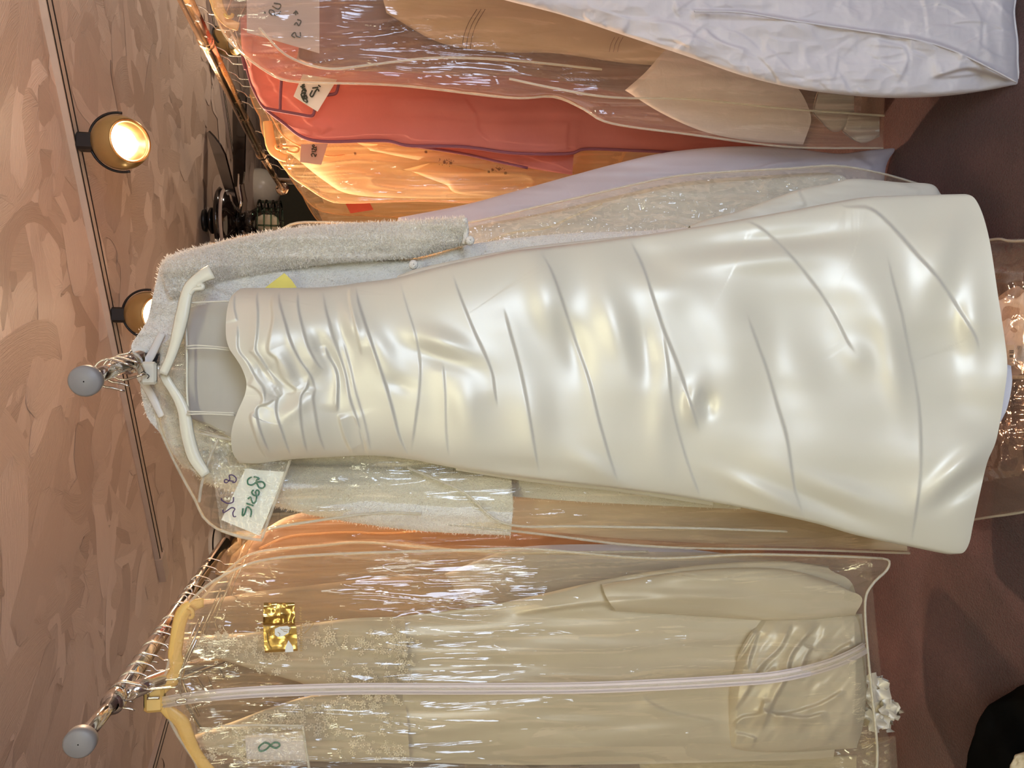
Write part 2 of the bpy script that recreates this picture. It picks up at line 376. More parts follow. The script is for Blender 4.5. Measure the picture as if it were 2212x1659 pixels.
def carpet_mat():
    m, nt, out = newmat('mauve_carpet'); p = N(nt, 'ShaderNodeBsdfPrincipled', i_Roughness=.95, i_Specular_IOR_Level=.1, i_Sheen_Weight=.25)
    v = coords(nt); n = noise(nt, v, 3.2, 5, .6); f = noise(nt, v, 330, 2, .6)
    t = math_(nt, 'ADD', math_(nt, 'MULTIPLY', n, .55), math_(nt, 'MULTIPLY', f, .5))
    nt.links.new(ramp(nt, t, [(.36, (.046, .019, .022)), (.55, (.105, .040, .043)), (.72, (.18, .078, .078))]), p.inputs['Base Color'])
    nt.links.new(bump(nt, noise(nt, v, 210, 4, .7), .9, .01), p.inputs['Normal']); nt.links.new(p.outputs[0], out.inputs[0]); return m
M_CARPET = carpet_mat()
M_WALL = simple('wall_paint', (.42, .33, .26), .7)
M_OLIVE = simple('olive_wall_paint', (.16, .14, .07), .7)
M_FRAME = simple('window_frame_paint', (.7, .68, .64), .5)
M_PANELLAMP = simple('lamp_diffuser', (1, 1, .9), .5, emit=(.98, 1, .72), es=14)

# ------------------------------------------------------------------ the room
def struct(name, boxes, mat):
    b = MB()
    for c, d in boxes: b.box(c, d)
    o = b.build(name, mat, None, smooth=False); o['kind'] = 'structure'; return o
XL, XR, YB, YF = -3.1, 3.1, -2.5, 8.0
struct('floor', [((0, 2.75, -.05), (6.4, 10.7, .1))], M_CARPET)
ceil_o = struct('ceiling', [((0, 2.75, CEIL+.05), (6.4, 10.7, .1))], M_CEIL)
def plaster_strokes(n):
    """overlapping trowel strokes: thin curved tongues of plaster, each laid a hair over the last"""
    r = np.random.default_rng(12); V = []; F = []; U = []; T_ = []; k = 0; na, nb = 14, 5
    for i in range(n):
        if r.random() < .62: x, y = r.uniform(-2.4, 2.4), r.uniform(.6, 4.2)
        else: x, y = r.uniform(-3, 3), r.uniform(-1, 7.9)
        w_, L_ = r.uniform(.08, .20), r.uniform(.25, .70); a0 = r.normal(.5, .9) if r.random() < .7 else r.uniform(0, 6.3); bend = r.normal(0, 1.6)*L_*1.6
        u = np.linspace(-.5, .5, na); th = a0 + bend*u; du = L_/(na-1)
        px = np.cumsum(np.cos(th))*du; py = np.cumsum(np.sin(th))*du; px += x-px.mean(); py += y-py.mean()
        wid = w_/2*np.clip(1-np.clip((np.abs(u)-.34)/.16, 0, 1)**2.2, 0.02, 1)**.5*(1+.10*np.sin(u*9+r.uniform(0, 6)))
        vv = np.linspace(-1, 1, nb); X_ = px[:, None]-np.sin(th)[:, None]*wid[:, None]*vv; Y_ = py[:, None]+np.cos(th)[:, None]*wid[:, None]*vv
        tl, tu = r.normal(0, .0004), r.normal(0, .0003)
        Z_ = CEIL - .0022 - .0000008*i + tl*vv[None, :] + tu*u[:, None]*2 + .0003*vv[None, :]**2
        Z_ = np.minimum(Z_, CEIL-.0001)
        X_, Y_ = np.clip(X_, -3.09, 3.09), np.clip(Y_, -2.4, 7.99)
        V.append(np.stack([X_, Y_, Z_], -1).reshape(-1, 3)); F.append(gridf(na, nb, k)); k += na*nb
        U.append(np.stack([np.broadcast_to((u*L_*4+r.uniform(0, 50))[:, None], X_.shape), np.broadcast_to((vv*w_*2+r.uniform(0, 50))[None], X_.shape)], -1).reshape(-1, 2))
        T_.append(np.full(na*nb, np.clip(r.normal(.5, .23), 0, 1)))
    o = mk('plaster_strokes', np.vstack(V), np.vstack(F), M_CEIL, ceil_o, smooth=True, uv=np.vstack(U)); o['kind'] = 'stuff'
    at_ = o.data.attributes.new('tone', 'FLOAT', 'POINT'); at_.data.foreach_set('value', np.concatenate(T_).astype(np.float32))
plaster_strokes(2500)
struct('wall_left', [((XL-.05, 2.75, 1.2), (.1, 10.5, 2.4))], M_WALL)
struct('wall_right', [((XR+.05, 2.75, 1.2), (.1, 10.5, 2.4))], M_WALL)
struct('wall_far', [((0, YF+.05, 1.2), (6.2, .1, 2.4))], M_OLIVE)
wx0, wx1, wz0, wz1 = .15, 1.85, .35, 1.55
struct('wall_rear', [(((XL+wx0)/2, YB-.05, 1.2), (wx0-XL, .1, 2.4)), (((XR+wx1)/2, YB-.05, 1.2), (XR-wx1, .1, 2.4)),
                     (((wx0+wx1)/2, YB-.05, wz0/2), (wx1-wx0, .1, wz0)), (((wx0+wx1)/2, YB-.05, (2.4+wz1)/2), (wx1-wx0, .1, 2.4-wz1))], M_WALL)
wf = [((wx0+.03, YB, .95), (.06, .08, 1.2)), ((wx1-.03, YB, .95), (.06, .08, 1.2)), ((1, YB, wz0+.03), (1.7, .08, .06)), ((1, YB, wz1-.03), (1.7, .08, .06)), ((1, YB, .95), (.04, .06, 1.2))]
struct('window_1', wf, M_FRAME)
def panel_lamp(x, y, sx, sy, label):
    t = thing('ceiling_lamp', label, 'lamp', (x, y, CEIL))
    MB().box((x, y, CEIL-.012), (sx+.06, sy+.06, .024), bev=.006).build('lamp_housing', M_PLAST_W, t, smooth=False)
    MB().box((x, y, CEIL-.027), (sx, sy, .006)).build('diffuser', M_PANELLAMP, t, smooth=False)
def added_torchiere(x, y, zt, power, label):  # invented uplighter, added unseen to brighten the ceiling
    t = thing('added_floor_lamp', label, 'lamp', (x, y, 0))
    MB().lathe([(.001, 0), (.13, 0), (.14, .01), (.12, .025), (.015, .04)], (x, y, 0)).build('base', M_BRASS, t)
    MB().tube([(x, y, .03), (x, y, zt-.1)], .012, 12).build('pole', M_BRASS, t)
    MB().lathe([(.012, -.12), (.05, -.11), (.11, -.05), (.14, 0), (.135, 0), (.105, -.045), (.045, -.1)], (x, y, zt)).build('bowl_shade', M_BRASS, t)
    MB().lathe([(.001, -.02), (.02, -.025), (.022, -.05), (.012, -.08), (.012, -.1)], (x, y, zt)).build('bulb', M_BULB, t)
    spot('uplight', (x, y, zt-.01), (x+.001, y, zt+1), power, (1, .80, .64), 165, .4, .06)
added_torchiere(1.75, .7, 1.55, 54, 'added brass floor lamp lighting the ceiling, right of the viewer')
added_torchiere(-1.9, -.3, 1.5, 13, 'added brass floor lamp lighting the ceiling, left of the viewer')
added_torchiere(-1.35, 3.9, 1.45, 7, 'added brass floor lamp brightening the ceiling behind the left rack')
added_torchiere(2.55, 4.0, 1.4, 30, 'added brass floor lamp brightening the ceiling, against the right wall beyond the bags')
panel_lamp(-.15, -.55, 1.15, .28, 'wide lit ceiling lamp panel above the viewer')
panel_lamp(-1.6, -1.2, .28, 1.1, 'narrow lit ceiling lamp panel behind the left rack')

# ------------------------------------------------------------------ track lights
def bar_between(b, p, q, wdt, hgt):
    p, q = np.array(p, float), np.array(q, float); d = q - p; L = np.linalg.norm(d); u = d/L; s = np.cross([0, 0, 1.], u); s /= np.linalg.norm(s)
    R = np.stack([u, s, np.cross(u, s)], 1); b.box((p+q)/2, (L, wdt, hgt), R)
def track(label, p, q, wdt=.05, cap=False):
    p, q = np.array(p), np.array(q); p[2] = q[2] = CEIL
    t = thing('light_track', label, 'light track', tuple(p))
    b = MB(); off = np.array([0, 0, -.011]); bar_between(b, p+off, q+off, wdt, .022); b.build('rail', M_TRACK, t, smooth=False)
    d = (q-p)/np.linalg.norm(q-p); s = np.array([-d[1], d[0], 0])
    for k in (-1, 1):
        b = MB(); o2 = np.array([0, 0, -.023]) + s*k*.018; bar_between(b, p+o2, q+o2, .003, .003); b.build('track_slot', M_BLACK, t, smooth=False)
    if cap:
        b = MB(); bar_between(b, q-d*.06+np.array([0, 0, -.016]), q+d*.07+np.array([0, 0, -.016]), .055, .032); b.build('end_feed', M_TRACK, t, smooth=False)
    return t
tA, tB = atz(70, -80, CEIL), atz(340, 1222, CEIL)
track('long beige ceiling track carrying two lit brass spotlights', tA, tB, cap=True)
track('thin beige ceiling track running above the right rack', atz(436, -60, CEIL), atz(497, 340, CEIL), .03)
track('beige ceiling track at the left, behind the yellow hanger', atz(356, 1535, CEIL), atz(312, 1690, CEIL))

def spotlight(label, base, ballc, R, face, lit=True, part=False):
    t = thing('spotlight', label, 'spotlight', tuple(base)); base = np.array(base); c = np.array(ballc); f = np.array(face, float); f /= np.linalg.norm(f)
    MB().box(base + np.array([0, 0, -.028]), (.05, .045, .056), bev=.006).build('track_adapter', M_BLACK, t, smooth=False)
    a0 = math.radians(52)
    prof = [(0.001, -R)] + [(R*math.sin(a), -R*math.cos(a)) for a in np.linspace(.12, PI-a0, 22)]
    MB().lathe(prof, c, f, 40).build('housing', M_BRASS, t)
    re, ze = prof[-1]; pr = [(re, ze)]; r = re; z = ze
    pr += [(re+.002, ze+.004), (re-.004, ze+.006)]
    for i in range(5): pr += [(re-.006-.005*i, ze-.002-.003*i), (re-.010-.005*i, ze-.004-.003*i)]
    MB().lathe(pr, c, f, 40).build('baffle_rim', M_BRASSB, t)
    rb = re-.031
    MB().lathe([(rb+.002, ze-.018), (rb*.8, ze-.008), (rb*.45, ze-.002), (.0005, ze)], c, f, 32).build('bulb', M_BULB if lit else M_GLOBE, t)
    # yoke: two thin arms around the ball
    b = MB(); top = base + np.array([0, 0, -.056]); ax = np.cross(f, (c-top)/np.linalg.norm(c-top)); ax /= np.linalg.norm(ax)
    dn = (c-top)/np.linalg.norm(c-top)
    for sgn in (-1, 1):
        pts = [top + ax*sgn*.006, top + dn*(np.linalg.norm(c-top)-R)*.6 + ax*sgn*.006]
        for a in np.linspace(.15, PI*.56, 12): pts.append(c - dn*math.cos(a)*(R+.006) + ax*sgn*math.sin(a)*(R+.006))
        b.tube(catmull(pts, 30), .0042, 6)
    b.build('yoke', M_BLACK, t)
    return t, c + f*(ze+.03), f
toc = lambda p: (CAM - p)/np.linalg.norm(CAM - p)
def on_track(y):
    k = (y + 80)/(1222+80.0); p = atz(70+270*k, y, CEIL); return p
b1 = atz(150, 309, CEIL); b1 = atz(152, 309, CEIL)
Yb = b1[1]-.02
c1 = at(260, 308, Yb); R1 = 58/FPX*np.linalg.norm(c1-CAM)*.97
f1 = .74*toc(c1) - .66*UP + .10*RT
b1 = np.array([c1[0], c1[1]+.0, CEIL-.02])
# put the adapter where the track passes
def track_pt(yimg):
    lo, hi = 0., 1.
    for _ in range(40):
        k = (lo+hi)/2; p = tA*(1-k)+tB*k; r = p-CAM; yy = 829.5 - FPX*(r@RT)/(r@FW)
        if yy < yimg: lo = k
        else: hi = k
    return tA*(1-k)+tB*k + np.array([0, 0, -.02])
b1 = track_pt(305); c1 = at(260, 308, b1[1]); R1 = 57/FPX*((c1-CAM)@FW)
t_, p_, f_ = spotlight('fully visible lit brass ball spotlight above the right rack', b1, c1, R1, f1)
spot('spot_lamp', p_, tuple(p_ + f_), 20, WARM, 110, .6, .03)
b2 = track_pt(680); c2 = at(322, 679, b2[1]); R2 = 49/FPX*((c2-CAM)@FW)
f2 = .66*toc(c2) - .74*UP - .02*RT
t_, p2_, f2_ = spotlight('lit brass ball spotlight half hidden behind the white robe shoulder', b2, c2, R2, f2)
spot('spot_lamp', p2_, tuple(p2_ + f2_), 95, WARM, 130, .5, .02)
b3 = atz(452, 72, CEIL) + np.array([0, 0, -.02]); c3 = at(492, 88, b3[1])
spotlight('dark unlit spotlight beyond the right rail, behind the nearest bag', b3, c3, .085, .3*toc(c3) - .9*UP - .3*RT, lit=False)
b4 = atz(495, 1215, CEIL) + np.array([0, 0, -.02]); c4 = at(530, 1180, b4[1])
spotlight('black spotlight between the centre bag and the left rail', b4, c4, .09, -.9*UP - .5*RT, lit=False)
# added warm spots without fixtures, backlighting the bags of both racks
spot('spot_lamp', (1.55, 3.3, 2.25), (1.0, 2.6, 1.1), 15, WARM, 95, .7, .05)
spot('spot_lamp', (-.25, 3.1, 2.1), (-.35, 2.0, .8), 20, (1, .5, .26), 100, .7, .05)
area('warm_bounce', (.4, 3.6, 1.0), (.3, 3.2, 2.4), 1.2, 1.2, 4, WARM)  # added upward fill standing in for bounced light, no lamp here

# ------------------------------------------------------------------ ceiling fan, globe, smoke detector
def fan():
    hub = atz(437, 476, CEIL); t = thing('ceiling_fan', 'black ceiling fan with green glass light cage beyond the right rail', 'ceiling fan', tuple(hub))
    Y = hub[1]; px = lambda x: at(x, 478, Y); sc = lambda n: n/FPX*Y
    ax = (px(600)-px(440)); ax = np.array([0, 0, -1.]); L = lambda x: abs(px(x)[2]-CEIL)
    MB().lathe([(.001, 0), (.055, .0), (.06, .02), (.03, L(450)), (.012, L(452)), (.012, L(458))], hub, ax, 24).build('canopy', M_BLACK, t)
    MB().lathe([(.012, L(452)), (.055, L(452)), (.07, L(456)), (.07, L(460)), (.045, L(465)), (.02, L(466))], hub, ax, 28).build('coupling', M_GLOSSB, t)
    MB().lathe([(.02, L(466)), (.11, L(470)), (.165, L(473)), (.18, L(478)), (.165, L(484))], hub, ax, 40).build('motor_top', M_GLOSSB, t)
    MB().lathe([(.165, L(484)), (.172, L(486)), (.16, L(491))], hub, ax, 40).build('pearl_band', M_PANEL, t)
    MB().lathe([(.16, L(491)), (.15, L(500)), (.09, L(510)), (.05, L(513))], hub, ax, 40).build('motor_base', M_GLOSSB, t)
    MB().lathe([(.05, L(513)), (.05, L(528)), (.062, L(530)), (.062, L(552)), (.04, L(556)), (.02, L(558))], hub, ax, 28).build('switch_housing', M_GLOSSB, t)
    zb = hub[2]-L(516)
    for k, a in enumerate((2, 74, 146, 218, 290)):
        a = math.radians(a); d = np.array([math.cos(a), math.sin(a), 0]); s = np.array([-d[1], d[0], 0]); s2 = s*.8 + np.array([0, 0, .6])
        c0 = np.array([hub[0], hub[1], zb])
        P = [c0 + d*.20 - s2*.045, c0 + d*.26 - s2*.06, c0 + d*.66 - s2*.072, c0 + d*.70 - s2*.045, c0 + d*.71, c0 + d*.70 + s2*.045, c0 + d*.66 + s2*.072, c0 + d*.26 + s2*.06, c0 + d*.20 + s2*.045]
        bl = MB().prism(P, np.cross(d, s2), .008).build('blade', M_GLOSSB, t, smooth=False)
        MB().tube([c0 + d*.05, c0 + d*.12 + np.array([0, 0, -.012]), c0 + d*.19, c0 + d*.26], [.012, .010, .011, .009], 8).build('blade_bracket', M_CHROME, bl)
    g0 = L(560); g1 = L(604)
    for k in range(4):
        z = g0 + (g1-g0)*k/3; MB().lathe([(.118, z), (.124, z), (.124, z+.009), (.118, z+.009), (.118, z)], hub, ax, 36).build('glass_ring', M_GGLASS, t)
    b = MB()
    for k in range(10):
        a = 2*PI*k/10; p = np.array([hub[0]+.118*math.cos(a), hub[1]+.118*math.sin(a), 0]); b.tube([p+[0, 0, CEIL-g0], p+[0, 0, CEIL-g1-.01]], .005, 6)
    b.build('glass_rods', M_GGLASS, t)['kind'] = 'stuff'
    MB().lathe([(.03, g0-.01), (.045, g0+.02), (.045, g1-.03), (.03, g1-.01), (.001, g1)], hub, ax, 20).build('inner_lamp', M_GLOBE, t)
fan()
g = at(562, 408, 6.2); t = thing('globe_light', 'unlit cream globe ceiling light behind the fan blades', 'lamp', (g[0], g[1], CEIL))
MB().lathe([(.16*math.sin(a), -.16*math.cos(a)) for a in np.linspace(.05, PI-.05, 20)], g).build('globe', M_GLOBE, t)
MB().lathe([(.001, CEIL), (.07, CEIL), (.07, CEIL-.03), (.012, CEIL-.04), (.012, g[2]+.15)], (g[0], g[1], 0)).build('stem', M_BLACK, t)
g = atz(455, 1170, CEIL); t = thing('smoke_detector', 'round white smoke detector on the ceiling near the left rail', 'smoke detector', tuple(g))
MB().lathe([(.001, -.05), (.05, -.05), (.068, -.038), (.075, -.03)], g).build('cover', M_PLAST_W, t)
MB().lathe([(.070, -.03), (.070, -.022)], g).build('vent_gap', M_BLACK, t)
MB().lathe([(.08, -.022), (.085, -.015), (.085, 0)], g).build('base', M_PLAST_W, t)
# dark corner cupboard at the far end
t = thing('dark_cabinet', 'dark olive cabinet at the far end below the fan', 'cabinet', (1.6, 7.6, 0))
MB().box((1.75, 7.6, .95), (1.3, .6, 1.9), bev=.01).build('body', M_OLIVE, t, smooth=False)
MB().box((1.44, 7.29, .95), (.6, .02, 1.8), bev=.005).build('door', M_OLIVEB, t, smooth=False)
MB().box((2.06, 7.29, .95), (.6, .02, 1.8), bev=.005).build('door', M_OLIVEB, t, smooth=False)

# ------------------------------------------------------------------ racks
def hook(rp, d, label, stem=.085, r=.019, lean=0.0, group=None, base_th=True):
    """one wire hanger hooked on the rail at rp; d = rail direction"""
    t = thing('wire_hanger', label, 'hanger', tuple(rp), group)
    d = np.array(d)/np.linalg.norm(d); s = np.cross(d, [0, 0, 1.]); s /= np.linalg.norm(s); u = np.array([0, 0, 1.])
    c = np.array(rp) + u*(-.004); s = s*math.cos(lean) + d*math.sin(lean)
    pts = [c - s*(r+.004) - u*.014, c - s*(r+.001) - u*.006]
    for a in np.linspace(PI*.98, -.35, 12): pts.append(c + s*math.cos(a)*r + u*math.sin(a)*r)
    pts += [c + s*.010 - u*.026, c - u*.036, c - u*(.036+stem*.4), c - u*stem]
    MB().tube(catmull(pts, 34), .0019, 6).build('hook', M_WIRE, t)
    b = MB(); e = c - u*stem
    MB().tube([e + s*.09 - u*.035, e + s*.04 - u*.012, e, e - s*.04 - u*.012, e - s*.09 - u*.035], [.002]*5, 6).build('arms', M_WIRE, t)
    return t
# right rail
r0, r1, r2 = atz(372, -60, RZ), atz(566, 337, RZ), atz(610, 408, RZ)
t = thing('garment_rail', 'rusty coppery chrome garment rail over the right row of bags', 'rail', tuple(r0))
MB().tube([r0, r1], .0185, 20).build('outer_tube', M_RUST, t); MB().tube([r1-(r2-r1)*.05, r2], .014, 18).build('inner_tube', M_RUST, t)
dR = (r1-r0)/np.linalg.norm(r1-r0)
MB().lathe([(.001, .02), (.03, .018), (.034, 0), (.03, -.012), (.015, -.014)], r2, dR, 24).build('end_cup', M_RUST, t)
for q in (r0 + dR*.35, r1 - dR*.02):
    MB().lathe([(.0187, -.015), (.0215, -.013), (.0215, .013), (.0187, .015)], q, dR, 20).build('collar', M_RUST, t)
for q in (r2 - dR*.18,):
    MB().tube([q, q*[1, 1, 0]+np.array([0, 0, .05])], .013, 14).build('post', M_CHROME, t)
def rail_pt(a, b, x):
    lo, hi = -1., 2.
    for _ in range(50):
        k = (lo+hi)/2; p = a+(b-a)*k; r = p-CAM; xx = 1106 - FPX*(r@UP)/(r@FW)
        if xx < x: lo = k
        else: hi = k
    return a+(b-a)*k
ordn = ['nearest', 'second', 'third', 'fourth', 'fifth', 'sixth', 'seventh', 'eighth', 'ninth', 'tenth', 'eleventh', 'twelfth', 'thirteenth', 'fourteenth', 'fifteenth', 'sixteenth']
for i, x in enumerate((397, 416, 433, 462, 471, 488, 496, 508, 520, 552, 572, 577, 588, 604)):
    hook(rail_pt(r0, r2, x), dR, 'wire hanger hook on the rusty right rail, %s from the viewer' % ordn[i], lean=random.uniform(-.35, .35), stem=random.uniform(.07, .1))
# left rail
l0, lp, l1 = atz(175, 1600, RZ), atz(250, 1510, RZ), atz(486, 1172, RZ)
dL = (l1-l0)/np.linalg.norm(l1-l0)
t = thing('clothes_rack', 'chrome clothes rack with round grey end cap at the left', 'clothes rack', (lp[0], lp[1], 0))
MB().tube([l0, lp+dL*.02], .0115, 18).build('extension_tube', M_CHROME, t); MB().tube([lp-dL*.01, l1], .0155, 20).build('hanging_rail', M_CHROME, t)
MB().lathe([(.001, -.012), (.019, -.012), (.0225, -.008), (.0225, .004), (.018, .008), (.011, .008)], l0, dL, 32).build('end_cap', M_CAP, t)
MB().lathe([(.0117, -.022), (.0185, -.018), (.0185, .014), (.016, .018)], lp, dL, 24).build('collar', M_CHROME, t)
q0 = lp+dL*.02; MB().tube(catmull([q0+[0, 0, -.01], q0+[0, .10, -.10], q0+[0, .22, -.25], q0+[-.02, .32, -.5], q0+[-.1, .5, -.75], q0+[-.2, .85, -1.2], [q0[0]-.22, q0[1]+1.0, .04]], 50), .0145, 18).build('upright_post', M_CHROME, t)
k = lp + dL*-.01
MB().tube(catmull([k+[0, 0, -.012], k+[.004, -.004, -.03], k+[.012, -.004, -.038], k+[.014, 0, -.028], k+[.004, 0, -.022]], 16), .0022, 6).build('thumb_screw', M_WIRE, t)
MB().box((lp[0]-.22, lp[1]+1.15, .03), (.05, .5, .03)).build('foot', M_CHROME, t, smooth=False)
for i, x in enumerate((262, 275, 290, 306, 322, 338, 347, 362, 384, 398, 410, 424, 440, 452)):
    hook(rail_pt(lp, l1, x), dL, 'wire hanger hook on the chrome left rail, %s from the grey end cap' % ordn[i], lean=random.uniform(-.3, .3), stem=random.uniform(.07, .1))
# centre rail
c0, cE = atz(187, 822, RZ), None
P1 = atz(280, 784, RZ); dC = (P1-c0)/np.linalg.norm(P1-c0); cE = c0 + dC*1.3
t = thing('clothes_rack', 'chrome clothes rack end with grey cap above the white robe', 'clothes rack', (P1[0], P1[1]+.1, 0))
MB().tube([c0, P1+dC*.02], .0125, 18).build('extension_tube', M_CHROME, t); MB().tube([P1, cE], .0155, 20).build('hanging_rail', M_CHROME, t)
MB().lathe([(.001, -.012), (.020, -.012), (.0235, -.008), (.0235, .004), (.018, .008), (.011, .008)], c0, dC, 32).build('end_cap', M_CAP, t)
MB().lathe([(.0127, -.018), (.019, -.014), (.019, .012), (.016, .016)], P1, dC, 24).build('collar', M_CHROME, t)
MB().tube([P1+dC*.12+[0, 0, -.01], P1*[1, 1, 0]+dC*[.12, .12, 0]+[0, 0, .04]], .0145, 18).build('upright_post', M_CHROME, t)
MB().tube([P1+dC*.06+[0, 0, -.035], P1+dC*.06], .012, 12).build('clamp', M_BLACK, t)

# ------------------------------------------------------------------ cloth shapes
def folds(ax, ay, amp, seed, o=3): return lambda X, Y, s, t: amp*fbm(X/ax, Y/ay, seed, o)
def vfold(X, Y, amp, seed, wx=420, wy=34, warp=30):
    yy = Y + warp*fbm(X/300, Y/120, seed+5, 2); return amp*(fbm(X/wx, yy/wy, seed, 3)*1.6)
def film(seed, amp=.010, wx=330, wy=30, crush=.0025):
    def f(X, Y, s, t):
        yy = Y + 36*fbm(X/260, Y/140, seed+5, 2)
        return amp*(ridge(X/wx, yy/wy, seed, 2)-.6) + amp*.8*fbm(X/600, Y/90, seed+9, 2)*2 + crush*.5*ridge(X/110, yy/20, seed+3, 2)*np.clip(3*fbm(X/160, Y/90, seed+8, 1)+.3, 0, 1)
    return f
def crumple(seed, amp=.010, sc=70):
    def f(X, Y, s, t):
        wx, wy = X + 40*fbm(X/110, Y/110, seed+1, 2), Y + 40*fbm(X/110, Y/110, seed+2, 2)
        a = np.abs(vnoise(wx/sc, wy/sc*1.3, seed)-.5) + .5*np.abs(vnoise(wx/sc*2.1, wy/sc*2.3, seed+4)-.5) + .25*np.abs(vnoise(wx/sc*4.3, wy/sc*4.5, seed+7)-.5)
        return amp*(1.2-2.2*a)
    return f
def bag(name, label, T, B, R, L, Y0, mat, thick=.05, seed=1, ns=90, nt=220, amp=.008, group=None, seam=None, seammat=None, closet=(.05, .03), tilt=(0, 0), crush=.0025, film_name='film', cat='garment bag', disp=None):
    c = at(np.mean([p[0] for p in T]), np.mean([p[1] for p in T]), Y0)
    t = thing(name, label, cat, tuple(c), group)
    cloth(film_name, T, B, R, L, Y0, ns, nt, mat, t, thick, disp or film(seed, amp, crush=crush), tilt, closet, bk=2.0)
    if seam:
        for sd, edge in seam:
            pxtube('seam', edge, Y0+sd, .0028, seammat or M_SEAM, t, 6, n=90)
    return t

# ================================================================== the wedding dress
YD = 1.40
k1 = lambda p: cc(400, 540, 3.2533, p); k2 = lambda p: cc(900, 480, 2.7657, p); k3 = lambda p: cc(1500, 400, 3.0169, p)
neck = [(512, 628), (497, 645), (489, 680), (488, 724), (495, 752), (510, 775), (523, 797), (532, 825), (529, 852), (514, 887), (503, 918), (499, 946), (503, 978), (517, 1000)]
d_right = [(512, 628), (530, 622), (600, 622), (700, 620), (780, 610), (850, 601), (900, 588), (974, 570), (1100, 543), (1175, 534), (1357, 512), (1522, 487), (1593, 475), (1700, 456), (1805, 436), (1881, 425), (2000, 421), (2063, 420)]
d_left = [(517, 1000), (560, 1001), (620, 993), (700, 988), (800, 984), (885, 992), (990, 1012), (1178, 1038), (1341, 1056), (1520, 1081), (1739, 1125), (1850, 1156), (1966, 1181), (2040, 1196), (2064, 1197)]
d_hem = [(2063, 420), (2090, 420), (2108, 432), (2125, 470), (2140, 532), (2155, 632), (2170, 730), (2176, 791), (2169, 854), (2153, 947), (2132, 1001), (2115, 1074), (2102, 1134), (2094, 1172), (2082, 1193), (2064, 1197)]
CR = [  # (points, height, w1, w2, side)
 (k1([(350,300),(345,400),(368,505)]), .004, 30, 10, -1), (k1([(368,505),(370,600),(375,700),(440,790),(500,900),(555,980),(560,1090)]), .005, 26, 9, -1),
 (k1([(525,262),(505,330),(512,450),(505,600),(495,700),(540,770),(590,850),(650,920),(712,960)]), .006, 24, 9, -1),
 (k1([(632,268),(605,350),(612,480),(590,600),(580,712),(640,770),(660,860),(710,930),(772,980),(760,1005),(690,1012)]), .006, 24, 8, 1),
 (k1([(665,272),(660,350),(700,500),(745,650),(810,780),(880,880),(920,990)]), .006, 22, 9, -1),
 (k1([(790,266),(795,400),(830,560),(870,690),(930,800),(980,850)]), .005, 24, 9, -1),
 (k1([(962,258),(990,420),(1040,600),(1080,720),(1130,880),(1160,1050),(1210,1200),(1270,1462)]), .005, 24, 9, -1),
 (k1([(1195,230),(1220,370),(1280,560),(1340,740),(1410,950),(1460,1130),(1510,1320),(1582,1468)]), .007, 30, 9, -1),
 (k1([(980,660),(1010,750),(1060,840),(1075,930),(1072,1040),(1070,1150)]), .008, 20, 14, -1),
 (k1([(1070,1150),(1110,1300),(1150,1390),(1185,1445)]), .007, 22, 9, 1), (k1([(920,960),(900,1040),(915,1150),(940,1290),(985,1420)]), .005, 20, 9, -1),
 (k1([(870,880),(860,960),(810,1050),(820,1250),(860,1440)]), .005, 18, 9, -1), (k1([(700,1010),(650,1040),(642,1150),(690,1300),(745,1460)]), .006, 20, 9, -1),
 (k1([(650,1035),(580,1080),(505,1112),(515,1220),(560,1350),(600,1430)]), .006, 20, 9, -1), (k1([(500,1130),(455,1170),(490,1300),(530,1400),(592,1490)]), .006, 18, 9, 1),
 (k1([(430,940),(500,980),(540,1040),(520,1100)]), .004, 16, 8, 1), (k1([(440,700),(500,760),(560,860)]), .003, 14, 9, 1),
 (k1([(1160,240),(1150,330),(1190,520),(1240,750)]), .004, 20, 12, 1), (k1([(1180,1150),(1240,1300),(1290,1460)]), .004, 18, 9, 1),
 (k1([(1100,610),(1160,820),(1200,1000),(1260,1200),(1310,1440)]), .003, 18, 10, -1),
 (k1([(1508,215),(1560,400),(1620,600),(1652,800),(1645,1000),(1622,1180),(1582,1468)]), .005, 20, 7, -1),
 (k2([(212,298),(260,440),(340,640),(400,770),(452,902),(466,1000),(487,1120)]), .007, 30, 9, -1),
 (k2([(155,815),(170,1000),(177,1250),(195,1420)]), .0045, 26, 9, -1),
 (k2([(715,165),(775,232),(830,350),(900,560),(960,740),(1030,940),(1090,1180),(1150,1390),(1218,1600)]), .009, 38, 10, -1),
 (k2([(515,490),(560,660),(620,880),(670,1130),(720,1430),(748,1540)]), .007, 34, 10, -1),
 (k2([(1262,85),(1350,260),(1420,470),(1480,650),(1560,850),(1620,1030),(1660,1150),(1700,1275)]), .009, 36, 12, -1),
 (k2([(1470,650),(1500,830),(1518,1000),(1530,1100),(1565,1250),(1620,1440),(1705,1665)]), .007, 30, 10, -1),
 (k3([(280,222),(420,270),(620,450),(820,700),(930,880),(1000,1020),(1065,1110)]), .008, 40, 10, -1),
 (k3([(335,815),(400,1000),(470,1190),(540,1430),(605,1655)]) + [(1716, 1050), (1740, 1127)], .009, 36, 10, -1),
 (k3([(1250,430),(1300,640),(1350,830),(1400,1080),(1440,1280),(1470,1500)]) + [(1990, 1000), (1983, 1080), (1966, 1183)], .008, 34, 9, -1),
 (k3([(915,98),(985,140),(1130,145),(1250,230),(1450,450),(1600,620),(1750,850),(1830,980),(1862,1100)]), .013, 36, 12, 1),
]
